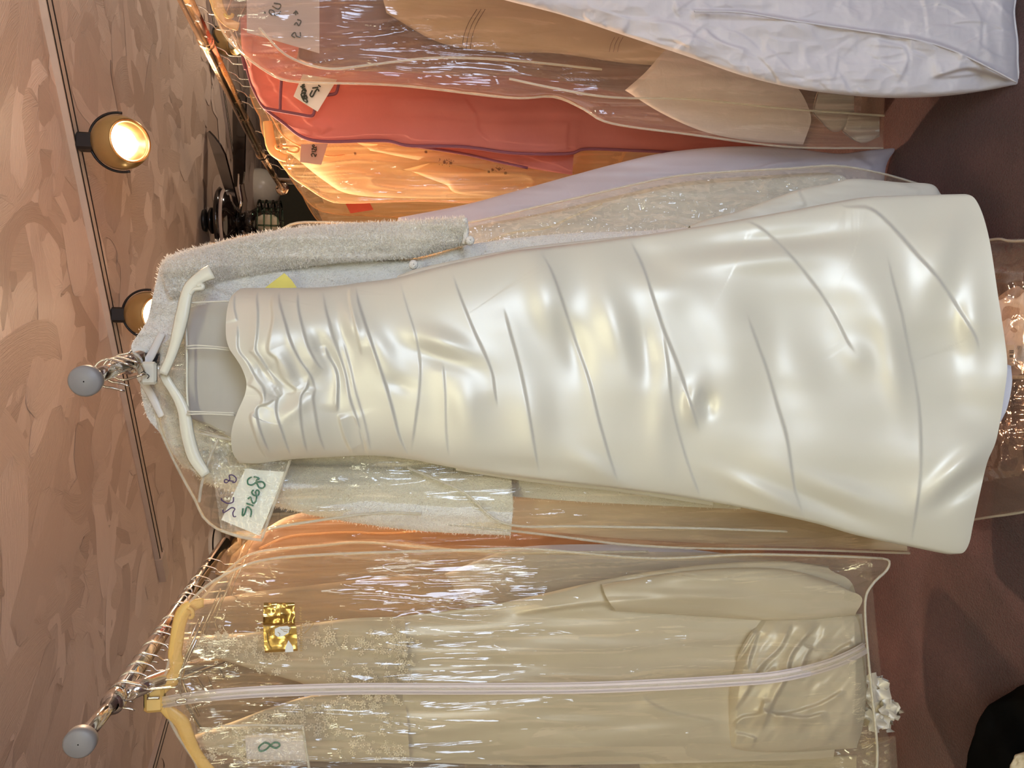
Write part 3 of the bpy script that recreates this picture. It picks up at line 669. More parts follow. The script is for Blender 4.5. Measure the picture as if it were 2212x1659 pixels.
BL = [(760, 700, 40, 18, 70, .010), (700, 760, 45, 16, 60, -.008), (620, 800, 30, 14, 60, .007), (570, 800, 26, 12, 60, -.006), (640, 880, 40, 16, -40, .006),
 (820, 750, 60, 22, 60, .005), (860, 830, 30, 14, 20, -.004), (960, 740, 60, 22, 20, .009), (950, 772, 60, 16, 18, -.006), (1190, 650, 34, 80, -12, .008),
 (1230, 730, 26, 70, -20, -.008), (1330, 700, 30, 80, -20, .008), (1390, 760, 24, 60, -10, -.006), (1150, 900, 40, 60, -20, .006), (1430, 900, 30, 90, 0, .007),
 (1500, 870, 20, 34, 10, .012), (1525, 872, 18, 22, 0, -.010), (1300, 1020, 60, 20, 30, .008), (1120, 1010, 80, 18, 5, -.006), (1640, 560, 120, 24, -4, .008), (1660, 520, 140, 18, -6, -.008),
 (1720, 800, 50, 90, -30, .008), (1850, 770, 34, 26, 20, .005), (1880, 640, 50, 90, -24, .009), (1930, 780, 26, 90, -10, .008), (1640, 1060, 90, 18, 24, .009), (1820, 1060, 110, 20, 20, .009),
 (1780, 1090, 90, 14, 22, -.007), (2060, 1020, 70, 20, -40, .010), (2090, 1050, 60, 16, -35, -.009), (2030, 560, 40, 120, 20, .008), (2100, 700, 30, 90, 0, .008),
 (1560, 950, 60, 60, 0, .006), (1010, 880, 30, 60, -10, .006), (1400, 560, 60, 30, 30, -.006), (1450, 620, 50, 40, 0, .006)]
def dress_disp(X, Y, s, t):
    h = np.zeros(X.shape)
    for i_, (p, hh, w1, w2, sd) in enumerate(CR): h += crease(X, Y, p, hh*(1.15 if i_ < 20 else .66), w1*(1.1 if i_ < 20 else 1.3), w2*.5, sd if i_ >= len(CR)-1 else -sd, groove=.15, step=1.15)
    for b in BL: h += 1.35*blob(X, Y, b[0], b[1], b[2]*1.15, b[3]*1.15, b[4], b[5])
    low = np.clip((X-880)/900, 0, 1)
    wx, wy = X + 50*fbm(X/190, Y/190, 90, 2), Y + 60*fbm(X/190, Y/190, 91, 2)
    h += .018*(.5+low)*fbm(wx/170, wy/260, 11, 1) + .012*fbm((X-Y*.25+60*fbm(X/200, Y/200, 17, 1))/100, (Y+X*.2)/260, 12, 1)*np.clip((2000-X)/900, .2, 1)
    h += .022*low*fbm(X/700, Y/150, 14, 2)
    bod = np.clip((900-X)/150, 0, 1)
    h += bod*(.010*fbm((X+Y*.12)/60, Y/150, 15, 1) + .03*np.exp(-((X-600)/110)**2)*(np.exp(-((Y-730)/85)**2) + np.exp(-((Y-925)/70)**2)))
    return h
dress = thing('wedding_dress', 'strapless ivory satin wedding dress with draped pleats, hanging front centre', 'dress', tuple(at(353, 807, YD)))
cloth('gown', neck, d_hem, d_right, d_left, YD, 330, 900, M_SATIN, dress, .07, dress_disp, yfun=lambda s, t: -.10*t*t)
cloth('inner_lining', [(395, 668), (398, 720), (400, 780), (402, 860), (404, 900)], [(560, 640), (560, 980)], [(395, 668), (470, 652), (560, 640)], [(404, 900), (470, 930), (560, 980)], YD+.055, 50, 40, M_LINING, dress, .012,
      lambda X, Y, s, t: .002*fbm(X/20, Y/60, 3), back=False)
cloth('train', [(1490, 500), (1500, 520)], [(2034, 421), (2050, 560)], [(1490, 487), (1525, 474), (1599, 454), (1722, 411), (1790, 397), (1847, 386), (1945, 394), (2012, 398), (2034, 421)], [(1500, 520), (1700, 520), (1900, 540), (2050, 560)],
      YD+.07, 60, 160, M_SATIN, dress, .02, lambda X, Y, s, t: crease(X, Y, [(1722, 405), (1732, 425), (1742, 445)], .004, 14, 8) + crease(X, Y, [(1940, 392), (1962, 402), (1990, 410)], .004, 12, 8) + .008*fbm(X/120, Y/30, 4))
cloth('side_panel', [(858, 596), (860, 640)], [(1380, 512), (1380, 560)], [(858, 596), (900, 581), (974, 564), (1100, 540), (1175, 529), (1357, 510), (1380, 512)], [(860, 640), (1100, 600), (1380, 560)], YD+.03, 40, 120, M_SATIN, dress, .012,
      lambda X, Y, s, t: crease(X, Y, [(972, 560), (976, 575), (982, 590)], .004, 14, 8), back=False)
cloth('side_panel', [(985, 990), (985, 1022)], [(1540, 1050), (1540, 1092)], [(985, 990), (1200, 1010), (1540, 1050)], [(985, 1016), (1085, 1032), (1178, 1045), (1341, 1063), (1540, 1092)], YD+.03, 24, 120, M_SATIN, dress, .010, None, back=False)
for pts in ([(395, 655), (430, 653), (500, 650)], [(402, 748), (430, 746), (500, 752)], [(403, 753), (450, 752), (500, 757)], [(404, 889), (450, 890), (510, 892)], [(403, 895), (450, 894), (508, 897)]):
    pxtube('hanging_loop', pts, YD-.005, .0016, M_SATIN, dress)
# its hanger
hg = thing('dress_hanger', 'ivory plastic hanger with curled ends inside the satin dress neckline', 'hanger', tuple(at(340, 807, YD)))
def hanger(t, pts, Y, wpx, mat, name='arm', th=.35):
    P = catmull(pts, 40); C = atn(P[:, 0], P[:, 1], Y); w = np.interp(np.linspace(0, 1, 40), np.linspace(0, 1, len(wpx)), wpx)/FPX*(C[:, 1])*1.02
    b = MB(); v = []; seg = 10
    for i in range(40):
        T_ = C[min(i+1, 39)]-C[max(i-1, 0)]; T_ /= np.linalg.norm(T_); n1 = np.cross(T_, [0, 1., 0]); n1 /= np.linalg.norm(n1); n2 = np.cross(T_, n1)
        for k_ in range(seg):
            a = 2*PI*k_/seg; v.append(C[i] + w[i]*(math.cos(a)*n1 + th*math.sin(a)*n2))
    f = [(i*seg+k_, i*seg+(k_+1) % seg, (i+1)*seg+(k_+1) % seg, (i+1)*seg+k_) for i in range(39) for k_ in range(seg)] + [tuple(range(seg-1, -1, -1)), tuple(range(39*seg, 40*seg))]
    return b.add(v, f).build(name, mat, t)
hanger(hg, [(352, 808), (358, 795), (370, 768), (382, 729), (395, 675), (401, 645), (410, 620), (435, 598), (458, 587)], YD-.012, [9, 9, 10, 12, 13, 12, 11, 12, 15], M_IVPL)
hanger(hg, [(352, 806), (362, 825), (385, 861), (398, 894), (405, 938), (419, 986), (445, 1026)], YD+.01, [9, 9, 11, 13, 13, 13, 10], M_IVPL)
pxtube('curl_notch', [(411, 636), (420, 625), (437, 623), (438, 617), (431, 615), (427, 619)], YD-.012, .0042, M_IVPL, hg)
pxtube('lower_bar', [(402, 700), (404, 760), (404, 840), (408, 905)], YD+.012, .0022, M_IVPL, hg)
MB().box(at(322, 806, YD-.005), (.040, .012, .026), bev=.004).build('hook_block', M_IVPL, hg, smooth=False)
hk = at(244, 800, 1.36)
rpt = rail_pt(c0, P1, 243)
def ring_hook(t, rp, endpx, Y, r=.021, sgn=1, wr=.0021, tail=.02):
    s = np.array([1., 0, 0])*sgn; u = np.array([0, 0, 1.]); c = rp + u*-.006; e = at(endpx[0], endpx[1], Y)
    pts = [c - s*(r+.006) - u*(tail), c - s*(r+.001) - u*.006] + [c + s*math.cos(a)*r + u*math.sin(a)*r for a in np.linspace(PI*.95, -.3, 10)]
    m1 = c + s*.012 - u*.035
    pts += [m1, m1*.5 + e*.5 + s*.004, e]
    MB().tube(catmull(pts, 40), wr, 7).build('hook', M_WIRE, t)
ring_hook(hg, rpt, (316, 812), YD, sgn=1)
pxtube('tie_wire', [(304, 806), (310, 803), (316, 807), (322, 812), (318, 818)], YD-.02, .0008, M_BLACK, hg)
card = thing('price_tag', 'square yellow paper tag tucked behind the satin bodice', 'tag', tuple(at(600, 620, YD+.06)))
MB().prism([at(572, 622, YD+.06), at(614, 590, YD+.06), at(629, 604, YD+.06), at(641, 621, YD+.06), at(620, 660, YD+.06)], (0, 1, 0), .0008).build('paper', M_YCARD, card, smooth=False)

# ================================================================== robe
YR = 1.52
robe_T = [(345, 575), (330, 640), (318, 690), (300, 720), (284, 746), (287, 775), (300, 800), (305, 850), (318, 900), (345, 935), (370, 975), (395, 1010)]
robe_R = [(345, 575), (368, 556), (400, 544), (480, 528), (520, 520), (640, 532), (760, 548), (900, 558), (1015, 528), (1200, 506), (1400, 498), (1530, 489), (1600, 500)]
robe_L = [(395, 1010), (440, 1020), (600, 1030), (900, 1050), (1200, 1080), (1600, 1100)]
robe_B = [(1600, 500), (1620, 800), (1600, 1100)]
def robe_disp(X, Y, s, t):
    h = .034*fbm(X/300, Y/46, 21, 2) + .014*fbm(X/90, Y/70, 22, 2)
    h += crease(X, Y, [(480, 560), (560, 575), (640, 590), (668, 594)], .010, 20, 16, 1) + crease(X, Y, [(420, 610), (520, 640), (640, 660)], .008, 24, 20, -1)
    return h + .0016*fbm(X/4.5, Y/4.5, 23, 2)
robe = thing('bathrobe', 'fluffy white terry robe hanging behind the satin dress', 'robe', tuple(at(300, 790, YR)))
robe_body = cloth('body', robe_T, robe_B, robe_R, robe_L, YR+.02, 200, 420, M_TERRY, robe, .05, robe_disp)
slR_T = [(348, 572), (355, 610), (372, 650)]; slR_B = [(1004, 470), (1008, 500), (1004, 530)]
slR_R = [(348, 572), (362, 556), (400, 541), (480, 522), (540, 508), (620, 494), (720, 484), (860, 478), (1004, 469)]; slR_L = [(372, 650), (480, 610), (600, 585), (760, 566), (860, 560), (900, 556), (1004, 530)]
slL_T = [(375, 960), (410, 1010), (440, 1040)]; slL_B = [(1103, 1020), (1108, 1090), (1103, 1157)]
def sl_disp(X, Y, s, t): return .028*fbm(X/200, Y/30, 25, 2) + .0016*fbm(X/4.5, Y/4.5, 23, 2)
s1 = cloth('sleeve', slR_T, slR_B, slR_R, slR_L, YR-.01, 90, 300, M_TERRY, robe, .045, sl_disp)
s2 = cloth('sleeve', slL_T, slL_B, [(375, 960), (600, 1000), (850, 1010), (1103, 1020)], [(440, 1040), (560, 1082), (700, 1118), (900, 1146), (1103, 1157)], YR-.01, 90, 260, M_TERRY, robe, .04, sl_disp)
s1['label'] = 'right-hand sleeve with a wide folded cuff'; s2['label'] = 'left-hand sleeve seen through clear plastic'
pxtube('cuff_edge', [(1003, 472), (1007, 500), (1003, 528)], YR-.05, .006, M_TERRY, robe)
for x, y in ((893, 572), (1015, 520)):
    MB().lathe([(.001, -.008), (.006, -.0075), (.009, -.004), (.009, .003), (.001, .004)], at(x, y, YR-.07), (0, 1, 0), 14).build('button', M_TERRY, robe)
# terry pile: tiny tufts standing on the cloth
def tufts(src, parent, n, size=.0060, seed=3):
    me = src.data; nv = len(me.vertices); co = np.empty(nv*3, np.float32); me.vertices.foreach_get('co', co); no = np.empty(nv*3, np.float32); me.vertices.foreach_get('normal', no)
    co = co.reshape(-1, 3); no = no.reshape(-1, 3); r = np.random.default_rng(seed); vis = np.where(co[:, 1] < np.inf)[0]
    idx = r.choice(vis, n); p = co[idx] + r.normal(0, .0015, (n, 3)); nn = no[idx]
    nn[(nn[:, 1] > .2)] *= -1
    d = nn + r.normal(0, .55, (n, 3)); d /= np.linalg.norm(d, axis=1)[:, None]; s = np.cross(d, r.normal(0, 1, (n, 3))); s /= np.linalg.norm(s, axis=1)[:, None]
    v = np.stack([p - s*.0007, p + s*.0007, p + d*size*r.uniform(.5, 1.2, (n, 1))], 1).reshape(-1, 3)
    o = mk('terry_pile', v + ORG[parent.name], np.arange(3*n).reshape(-1, 3), M_TUFT, parent, smooth=False); o['kind'] = 'stuff'
tufts(robe_body, robe, 60000, seed=3); tufts(s1, robe, 34000, seed=4); tufts(s2, robe, 16000, seed=5)
rh = thing('robe_hanger', 'chrome-hooked white plastic hanger under the terry robe collar', 'hanger', tuple(at(310, 800, YR)))
ring_hook(rh, rail_pt(c0, P1, 258), (300, 826), YR, sgn=-1, r=.022, tail=.014)
hanger(rh, [(312, 812), (330, 760), (352, 700), (380, 640)], YR, [10, 10, 9, 8], M_PLAST_W)
hanger(rh, [(312, 812), (335, 880), (362, 930), (410, 990)], YR, [10, 10, 9, 8], M_PLAST_W)
eh = thing('spare_hanger', 'loose chrome hook beside the grey end cap of the centre rail', 'hanger', tuple(rail_pt(c0, P1, 225)))
ring_hook(eh, rail_pt(c0, P1, 226), (300, 808), 1.44, sgn=1, r=.023, tail=.024)
hanger(eh, [(300, 808), (325, 850), (350, 900)], 1.47, [8, 8, 7], M_PLAST_W); hanger(eh, [(300, 808), (325, 770), (350, 720)], 1.47, [8, 8, 7], M_PLAST_W)

# ================================================================== centre clear bag with the size pocket
cb_T = [(400, 712), (360, 735), (333, 765), (328, 800), (334, 850)]
cb_R = [(400, 712), (422, 682), (463, 667), (520, 700), (700, 700), (1200, 700), (1600, 720), (1985, 760)]
cb_L = [(334, 850), (343, 915), (368, 978), (400, 1041), (424, 1084), (440, 1118), (479, 1147), (540, 1158), (590, 1140), (640, 1131), (807, 1112), (950, 1130), (1178, 1155), (1337, 1175), (1496, 1184), (1714, 1187), (1965, 1195)]
cb_B = [(1985, 760), (1978, 1000), (1965, 1195)]
cbag = bag('clear_garment_bag', 'clear plastic garment bag behind the satin dress with a Size 8 pocket', cb_T, cb_B, cb_R, cb_L, YD+.09, M_VIN, .035, seed=31, ns=150, nt=330, amp=.009,
    seam=[(0, cb_L), (-.03, [(576, 1143), (644, 1131), (807, 1109), (910, 1110)]), (-.035, [(880, 1010), (1000, 1062), (1090, 1131), (1250, 1137), (1500, 1141), (1700, 1148)]), (-.03, [(430, 928), (470, 942), (498, 952)]), (0, cb_T)])
pk = [(432, 935), (500, 950), (628, 992), (566, 1166), (478, 1147)]
def px_sheet(name, quad, Y, n1, n2, mat, parent, amp=.004, sc=14, seed=5, back=True):
    a, b, c, d = quad  # a-b top edge, d-c bottom edge
    return cloth(name, [a, b], [d, c], [a, d], [b, c], Y, n1, n2, mat, parent, .001, lambda X, Y_, s, t: amp*ridge((X+12*fbm(X/30, Y_/30, 9))/sc, Y_/sc, seed, 2), back=back)
px_sheet('pocket_film', [(446, 940), (478, 1147), (566, 1166), (628, 992)], YD+.025, 90, 90, M_VIN_CRUSH, cbag, amp=.005)
for e in ([(432, 936), (470, 944), (500, 950)], [(470, 950), (455, 985), (437, 1040), (430, 1085)], [(627, 993), (605, 1055), (583, 1115), (566, 1163)], [(478, 1146), (520, 1160), (566, 1167)]):
    pxtube('seam', e, YD+.018, .0028, M_SEAM, cbag, n=40)
sc_ = thing('size_card', 'white card reading Size 8 in the pocket of the centre clear bag', 'card', tuple(at(555, 1060, YD+.04)))
px_sheet('card', [(530, 1013), (478, 1123), (560, 1157), (618, 1020)], YD+.036, 12, 12, M_CARD, sc_, amp=.001, sc=40)
k9 = lambda p: cc(400, 900, 3.6867, p)
strokes('green_lettering', [k9([(460,730),(455,790),(475,770),(492,720),(520,735),(527,762),(520,800)]), k9([(487,690),(545,710)]), k9([(500,655),(520,640),(530,670),(545,690),(565,670),(570,640)]), k9([(545,585),(530,600),(545,625),(575,630),(590,605),(575,585),(560,600),(570,640)]),
    k9([(530,480),(500,500),(500,535),(530,545),(555,530),(580,520),(615,520),(635,545),(620,568),(590,565),(575,540),(565,510),(590,492),(545,478)])], YD+.026, .0016, M_INKG, sc_)
strokes('purple_lettering', [k9([(385,515),(350,510),(320,500),(312,520),(330,527),(355,500),(350,470),(375,465),(405,490),(400,520),(375,525)]), k9([(290,650),(290,665),(335,690),(380,680),(385,640)]), k9([(300,740),(305,765),(340,745),(370,725),(395,735),(380,765),(385,795),(405,795)])], YD+.02, .0011, M_INKP, sc_)

# ================================================================== left foreground bag, gown and hanger
YL = 1.42
k6 = lambda p: cc(300, 1100, 2.9671, p); k7 = lambda p: cc(900, 1000, 2.5171, p); k8 = lambda p: cc(1500, 950, 2.3399, p)
lb_R = [(354, 1471), (372, 1403), (388, 1336), (418, 1292), (470, 1250), (560, 1212), (700, 1198), (1000, 1188), (1150, 1186), (1400, 1206), (1600, 1198), (1750, 1200), (1905, 1206)]
lb_L = [(350, 1520), (362, 1545), (385, 1590), (420, 1642), (450, 1690), (600, 1730), (1200, 1740), (1890, 1700)]
lb_T = [(354, 1471), (349, 1495), (350, 1520)]; lb_B = [(1905, 1206), (1921, 1212), (1915, 1232), (1885, 1262), (1869, 1300), (1874, 1400), (1884, 1500), (1895, 1620), (1890, 1700)]
lbag = bag('clear_garment_bag', 'clear zipped garment bag with pink zipper at the front of the left rack', lb_T, lb_B, lb_R, lb_L, YL, M_VIN, .055, seed=41, ns=190, nt=420, amp=.007, crush=.003,
    seam=[(0, lb_R), (0, lb_L), (0, lb_B)])
zp = [(349, 1518), (401, 1509), (480, 1500), (590, 1493), (772, 1488), (1000, 1488), (1250, 1486), (1450, 1478), (1600, 1469), (1671, 1463), (1740, 1450), (1799, 1433), (1845, 1413), (1870, 1399)]
def strip(name, pts, wid, Y, mat, parent, lift, n=200, th=.0015, up=(0,)):
    P = catmull(pts, n); d = np.gradient(P, axis=0); d /= np.linalg.norm(d, axis=1)[:, None]; nn = np.stack([-d[:, 1], d[:, 0]], 1)
    w = wid*np.ones(n); A = P - nn*w[:, None]/2; B = P + nn*w[:, None]/2; mid = P
    tt = np.linspace(0, 1, n); Yc = Y - lift*np.clip(tt*8, 0, 1)**.5*np.clip((1-tt)*8, 0, 1)**.5
    rows = [atn(q[:, 0], q[:, 1], Yc + o) for q, o in ((A, th), (A*.75+B*.25, 0), (mid, -th), (A*.25+B*.75, 0), (B, th))]
    V = np.stack(rows, 1).reshape(-1, 3); return mk(name, V, gridf(n, 5), mat, parent)
z = strip('zipper_tape', zp, 25, YL, M_ZIP, lbag, .070)
zz = np.array(zp, float); strip('zipper_teeth', zp, 6, YL-.003, M_SEAM, z, .070, th=.0022)
for o in (-9, 9): strip('stitching', [(a, b+o) for a, b in zp], 2.0, YL-.0025, M_CARD2, z, .070, th=.0006)
pxtube('zipper_pull', [(380, 1514), (388, 1511), (400, 1510), (402, 1515), (388, 1518), (380, 1515)], YL-.06, .0014, M_WIRE, lbag)
# yellow hanger
yh = thing('yellow_hanger', 'yellow plastic hanger at the top of the left foreground bag', 'hanger', tuple(at(330, 1508, YL)))
MB().box(at(334, 1508, YL), (.050, .014, .034), bev=.006).build('hook_block', M_YEPL, yh, smooth=False)
hanger(yh, [(345, 1495), (358, 1480), (375, 1465), (384, 1440), (378, 1415), (382, 1380), (388, 1345), (400, 1318), (428, 1304), (440, 1302)], YL, [10, 14, 15, 14, 13, 13, 13, 14, 12, 9], M_YEPL)
hanger(yh, [(347, 1520), (366, 1538), (392, 1560), (405, 1590), (418, 1620), (438, 1650), (460, 1672)], YL, [10, 13, 14, 13, 12, 12, 10], M_YEPL)
pxtube('strap_notch', [(405, 1312), (415, 1318), (416, 1332), (408, 1335)], YL-.012, .0035, M_YEPL, yh)
ring_hook(yh, rail_pt(lp, l1, 256), (322, 1508), YL, sgn=1, r=.022)
pxtube('hook_pin', [(318, 1508), (345, 1507)], YL-.012, .0028, M_WIRE, yh)
# the gown inside
gown = thing('lace_wedding_gown', 'cream lace V-neck gown with folded satin train inside the front left bag', 'gown', tuple(at(380, 1500, YL)))
gY = YL + .040
def gfold(seed): return lambda X, Y, s, t: vfold(X, Y, .020, seed, 500, 60) + .006*fbm(X/90, Y/60, seed+2, 2)
bR = cloth('lace_panel', [(381, 1378), (386, 1392), (392, 1414)], [(873, 1332), (880, 1410), (885, 1490)], [(381, 1378), (430, 1374), (536, 1366), (654, 1349), (760, 1336), (873, 1332)], [(392, 1414), (470, 1424), (560, 1450), (640, 1472), (700, 1488), (885, 1490)], gY, 60, 140, M_NET, gown, .02, gfold(51))
bL = cloth('lace_panel', [(420, 1588), (430, 1606), (445, 1625)], [(873, 1490), (880, 1560), (885, 1650)], [(420, 1588), (500, 1560), (580, 1530), (660, 1505), (760, 1495), (873, 1490)], [(445, 1625), (540, 1640), (700, 1645), (885, 1650)], gY, 60, 140, M_NET, gown, .02, gfold(52))
cloth('bodice_lining', [(700, 1345), (680, 1400), (740, 1490), (690, 1570), (660, 1640)], [(900, 1330), (900, 1640)], [(700, 1345), (900, 1332)], [(660, 1640), (900, 1642)], gY+.02, 60, 50, M_SATIN2, gown, .012, gfold(53))
sk_R = [(865, 1332), (980, 1318), (1087, 1302), (1297, 1254), (1450, 1228), (1600, 1214), (1700, 1213), (1788, 1226)]
sk_L = [(865, 1645), (1100, 1652), (1400, 1650), (1800, 1640)]
def skd(X, Y, s, t):
    return vfold(X, Y, .030, 54, 620, 80, 20) + crease(X, Y, [(1100, 1330), (1300, 1305), (1500, 1308), (1700, 1322)], .018, 40, 24, -1) + crease(X, Y, [(1380, 1500), (1440, 1535), (1560, 1560)], .008, 24, 20, 1)
cloth('skirt', [(865, 1332), (870, 1480), (865, 1645)], [(1788, 1226), (1850, 1300), (1800, 1640)], sk_R, sk_L, gY+.015, 120, 260, M_SATIN2, gown, .035, skd)
cloth('skirt_flap', [(1300, 1262), (1310, 1290), (1330, 1320)], [(1790, 1262), (1846, 1285), (1846, 1325)], [(1300, 1262), (1500, 1232), (1680, 1228), (1790, 1254), (1830, 1272)], [(1330, 1320), (1500, 1330), (1700, 1342), (1846, 1330)], gY-.01, 50, 120, M_SATIN2, gown, .03, gfold(55))
def trd(X, Y, s, t):
    h = .020*fbm((X+Y*.8)/60, (Y-X*.8)/150, 56, 3)
    for p, hh, w in ((k8([(320,950),(240,1080),(175,1150)]), .012, 20), (k8([(330,960),(290,1080),(270,1170)]), .010, 16), (k8([(500,920),(440,1050),(330,1160),(280,1260),(200,1380)]), .014, 22), (k8([(640,920),(500,1080),(470,1200),(400,1330),(340,1480)]), .014, 22),
                     (k8([(600,1040),(560,1120),(540,1200)]), .010, 18), (k8([(680,1100),(740,1050),(800,1020)]), .008, 18), (k8([(380,1400),(520,1370),(640,1330),(760,1260)]), .010, 22), (k8([(345,1340),(360,1370),(440,1385),(560,1400),(680,1370)]), .012, 20), (k8([(190,1450),(240,1400),(330,1380),(350,1300)]), .012, 16), (k8([(200,1480),(260,1490),(320,1510)]), .008, 14)):
        h += crease(X, Y, p, hh*1.5, w, w*.8, 1)
    return h
cloth('folded_train', [(1640, 1338), (1600, 1400), (1578, 1470), (1572, 1540), (1570, 1600)], [(1862, 1326), (1869, 1400), (1872, 1480), (1866, 1560), (1850, 1616)], [(1640, 1338), (1740, 1330), (1862, 1326)], [(1570, 1600), (1600, 1620), (1700, 1625), (1850, 1616)], gY-.004, 150, 150, M_SATIN2, gown, .040, trd, closet=(.08, .08))
# lace flowers
def flowers(parent, n, regions, Y, seed):
    r = random.Random(seed); b = MB()
    for _ in range(n):
        (x0, y0), (x1, y1), wd = r.choice(regions); u = r.random(); x = x0+(x1-x0)*u + r.gauss(0, wd); y = y0+(y1-y0)*u + r.gauss(0, wd)
        c = at(x, y, Y + r.uniform(-.004, .004)); R_ = r.uniform(.0028, .006); a0 = r.random()*6
        if r.random() < .7:
            for k_ in range(5):
                a = a0 + k_*2*PI/5; pc = c + np.array([math.cos(a), 0, math.sin(a)])*R_*.66; v = [pc + np.array([0, -.0018, 0])]
                v += [pc + (np.array([math.cos(a), 0, math.sin(a)])*math.cos(q)*R_*.46 + np.array([-math.sin(a), 0, math.cos(a)])*math.sin(q)*R_*.30) for q in np.linspace(0, 2*PI, 7)[:-1]]
                b.add(v, [(0, 1+i, 1+(i+1) % 6) for i in range(6)])
        else:
            d = np.array([math.cos(a0), 0, math.sin(a0)]); s = np.array([-d[2], 0, d[0]])
            for k_ in range(4):
                for g_ in (-1, 1):
                    q = c + d*R_*.6*k_; e = q + (d*.7+s*g_)*R_*.8; b.add([q, (q+e)/2+s*.001*g_+np.array([0, -.001, 0]), e, (q+e)/2-s*.001*g_-d*.001], [(0, 1, 2, 3)])
    o = b.build('lace_flowers', M_LACE, parent); o['kind'] = 'stuff'; return o
flowers(bR, 620, [((395, 1400), (640, 1440), 10), ((420, 1385), (660, 1380), 12), ((560, 1430), (860, 1470), 14), ((640, 1380), (860, 1400), 22), ((860, 1360), (880, 1480), 12)], gY-.022, 1)
flowers(bL, 620, [((440, 1605), (720, 1520), 10), ((440, 1620), (560, 1620), 14), ((560, 1560), (860, 1500), 12), ((660, 1560), (840, 1620), 18), ((800, 1500), (870, 1640), 12)], gY-.022, 2)
# size card, sticker
sc8 = thing('size_card', 'small card with a green 8 in the left foreground bag pocket', 'card', tuple(at(590, 1610, YL-.06)))
px_sheet('card', [(529, 1589), (533, 1640), (664, 1643), (654, 1579)], YL-.052, 10, 10, M_CARD2, sc8, amp=.001, sc=60)
ky = lambda p: cc(500, 1250, 4.0567, p)
strokes('green_eight', [ky([(300,1435),(270,1450),(243,1475),(240,1500),(262,1512),(300,1500),(325,1478),(355,1450),(385,1435),(415,1445),(422,1465),(400,1483),(370,1482),(340,1462),(315,1440),(282,1440)])], YL-.0565, .0017, M_INKG, sc8)
px_sheet('pocket_film', [(500, 1570), (505, 1655), (668, 1655), (656, 1570)], YL-.062, 60, 60, M_VIN_CRUSH, lbag, amp=.002)
for e in ([(480, 1568), (560, 1566), (654, 1568)], [(654, 1568), (660, 1610), (668, 1659)]): pxtube('seam', e, YL-.062, .0022, M_SEAM, lbag, n=40)
stk = thing('gold_sticker', 'gold foil sticker with a line drawn veiled face on the left bag', 'sticker', tuple(at(600, 1380, YL-.07)))
sq = px_sheet('foil', [(568, 1352), (572, 1410), (643, 1406), (640, 1352)], YL-.058, 20, 20, M_GOLD, stk, amp=.0012, sc=30)
px_sheet('foil', [(570, 1302), (568, 1350), (637, 1350), (636, 1302)], YL-.060, 20, 20, M_GOLD, stk, amp=.003, sc=24)
MB().prism([at(x, y, YL-.0605) for x, y in ky([(380,440),(420,420),(490,415),(520,430),(500,475),(450,505),(405,510),(380,490)])], (0, 1, 0), .0006).build('face_shape', M_CARD, stk, smooth=False)
MB().prism([at(x, y, YL-.0605) for x, y in ky([(500,540),(540,600),(542,640),(470,645),(472,600)])], (0, 1, 0), .0006).build('shoulder_shape', M_CARD, stk, smooth=False)
strokes('line_drawing', [ky([(350,430),(330,460),(340,500),(365,490)]), ky([(405,470),(425,485),(420,500)]), ky([(430,440),(450,450),(470,445),(500,450)]), ky([(455,460),(490,465)]), ky([(510,430),(500,490),(470,510)]), ky([(310,480),(320,560),(350,620)]), ky([(440,400),(520,375),(640,375),(720,385),(690,430),(640,480)])], YL-.062, .0006, M_BRASS, stk)
strokes('small_lettering', [ky([(605-8, y), (612, y+6), (605, y+14), (625, y+10)]) for y in range(400, 630, 22)] + [ky([(595, y), (612, y+6), (600, y+14)]) for y in range(250, 370, 24)], YL-.060, .0005, M_BRASS, stk)

# ================================================================== more of the left rack, further back
bag('clear_garment_bag', 'crinkled clear garment bag second from the front on the left rack', [(395, 1420), (380, 1460), (385, 1500)], [(1880, 1240), (1895, 1400), (1930, 1700)], [(395, 1420), (430, 1300), (500, 1225), (560, 1192), (800, 1165), (1050, 1192), (1400, 1192), (1880, 1200)], [(385, 1500), (430, 1640), (600, 1700), (1930, 1700)], 1.56, M_VIN, .04, seed=61, ns=80, nt=200, seam=[(0, [(430, 1300), (500, 1225), (560, 1192), (700, 1178), (800, 1172), (1050, 1192), (1400, 1192)])])
def simple_gown(label, T, B, R, L, Y0, mat, seed, group=None, thick=.05, name='gown', amp=.022, nt=160, ns=70, wy=55):
    t = thing(name, label, 'gown', tuple(at(np.mean([p[0] for p in T]), np.mean([p[1] for p in T]), Y0)))
    h = len(R)//2
    cloth('bodice_and_skirt', T, B, R, L, Y0, ns, nt, mat, t, thick, lambda X, Y, s, t_: vfold(X, Y, amp, seed, 450, wy, 30)+.005*fbm(X/60, Y/40, seed+1, 2), closet=(.03, 0))
    return t
simple_gown('pale lilac white gown in the second bag of the left rack', [(960, 1240), (1000, 1300)], [(1560, 1190), (1800, 1300)], [(960, 1240), (1090, 1190), (1200, 1177), (1400, 1178), (1520, 1190), (1790, 1222)], [(1000, 1300), (1400, 1330), (1800, 1330)], 1.60, M_LAV, 62, thick=.03, name='lilac_gown')
simple_gown('dark taupe gown hanging behind the lace gown on the left', [(420, 1300), (410, 1450), (430, 1640)], [(1700, 1260), (1750, 1700)], [(420, 1300), (620, 1270), (1000, 1240), (1700, 1260)], [(430, 1640), (900, 1700), (1750, 1700)], 1.74, M_TAUPE, 63, name='taupe_gown')
simple_gown('dark brown gown at the far left edge of the left rack', [(620, 1610), (640, 1700)], [(1380, 1640), (1400, 1760)], [(620, 1610), (900, 1600), (1200, 1610), (1380, 1645)], [(640, 1720), (1400, 1760)], 1.53, M_BROWN, 64, thick=.04, name='brown_gown')
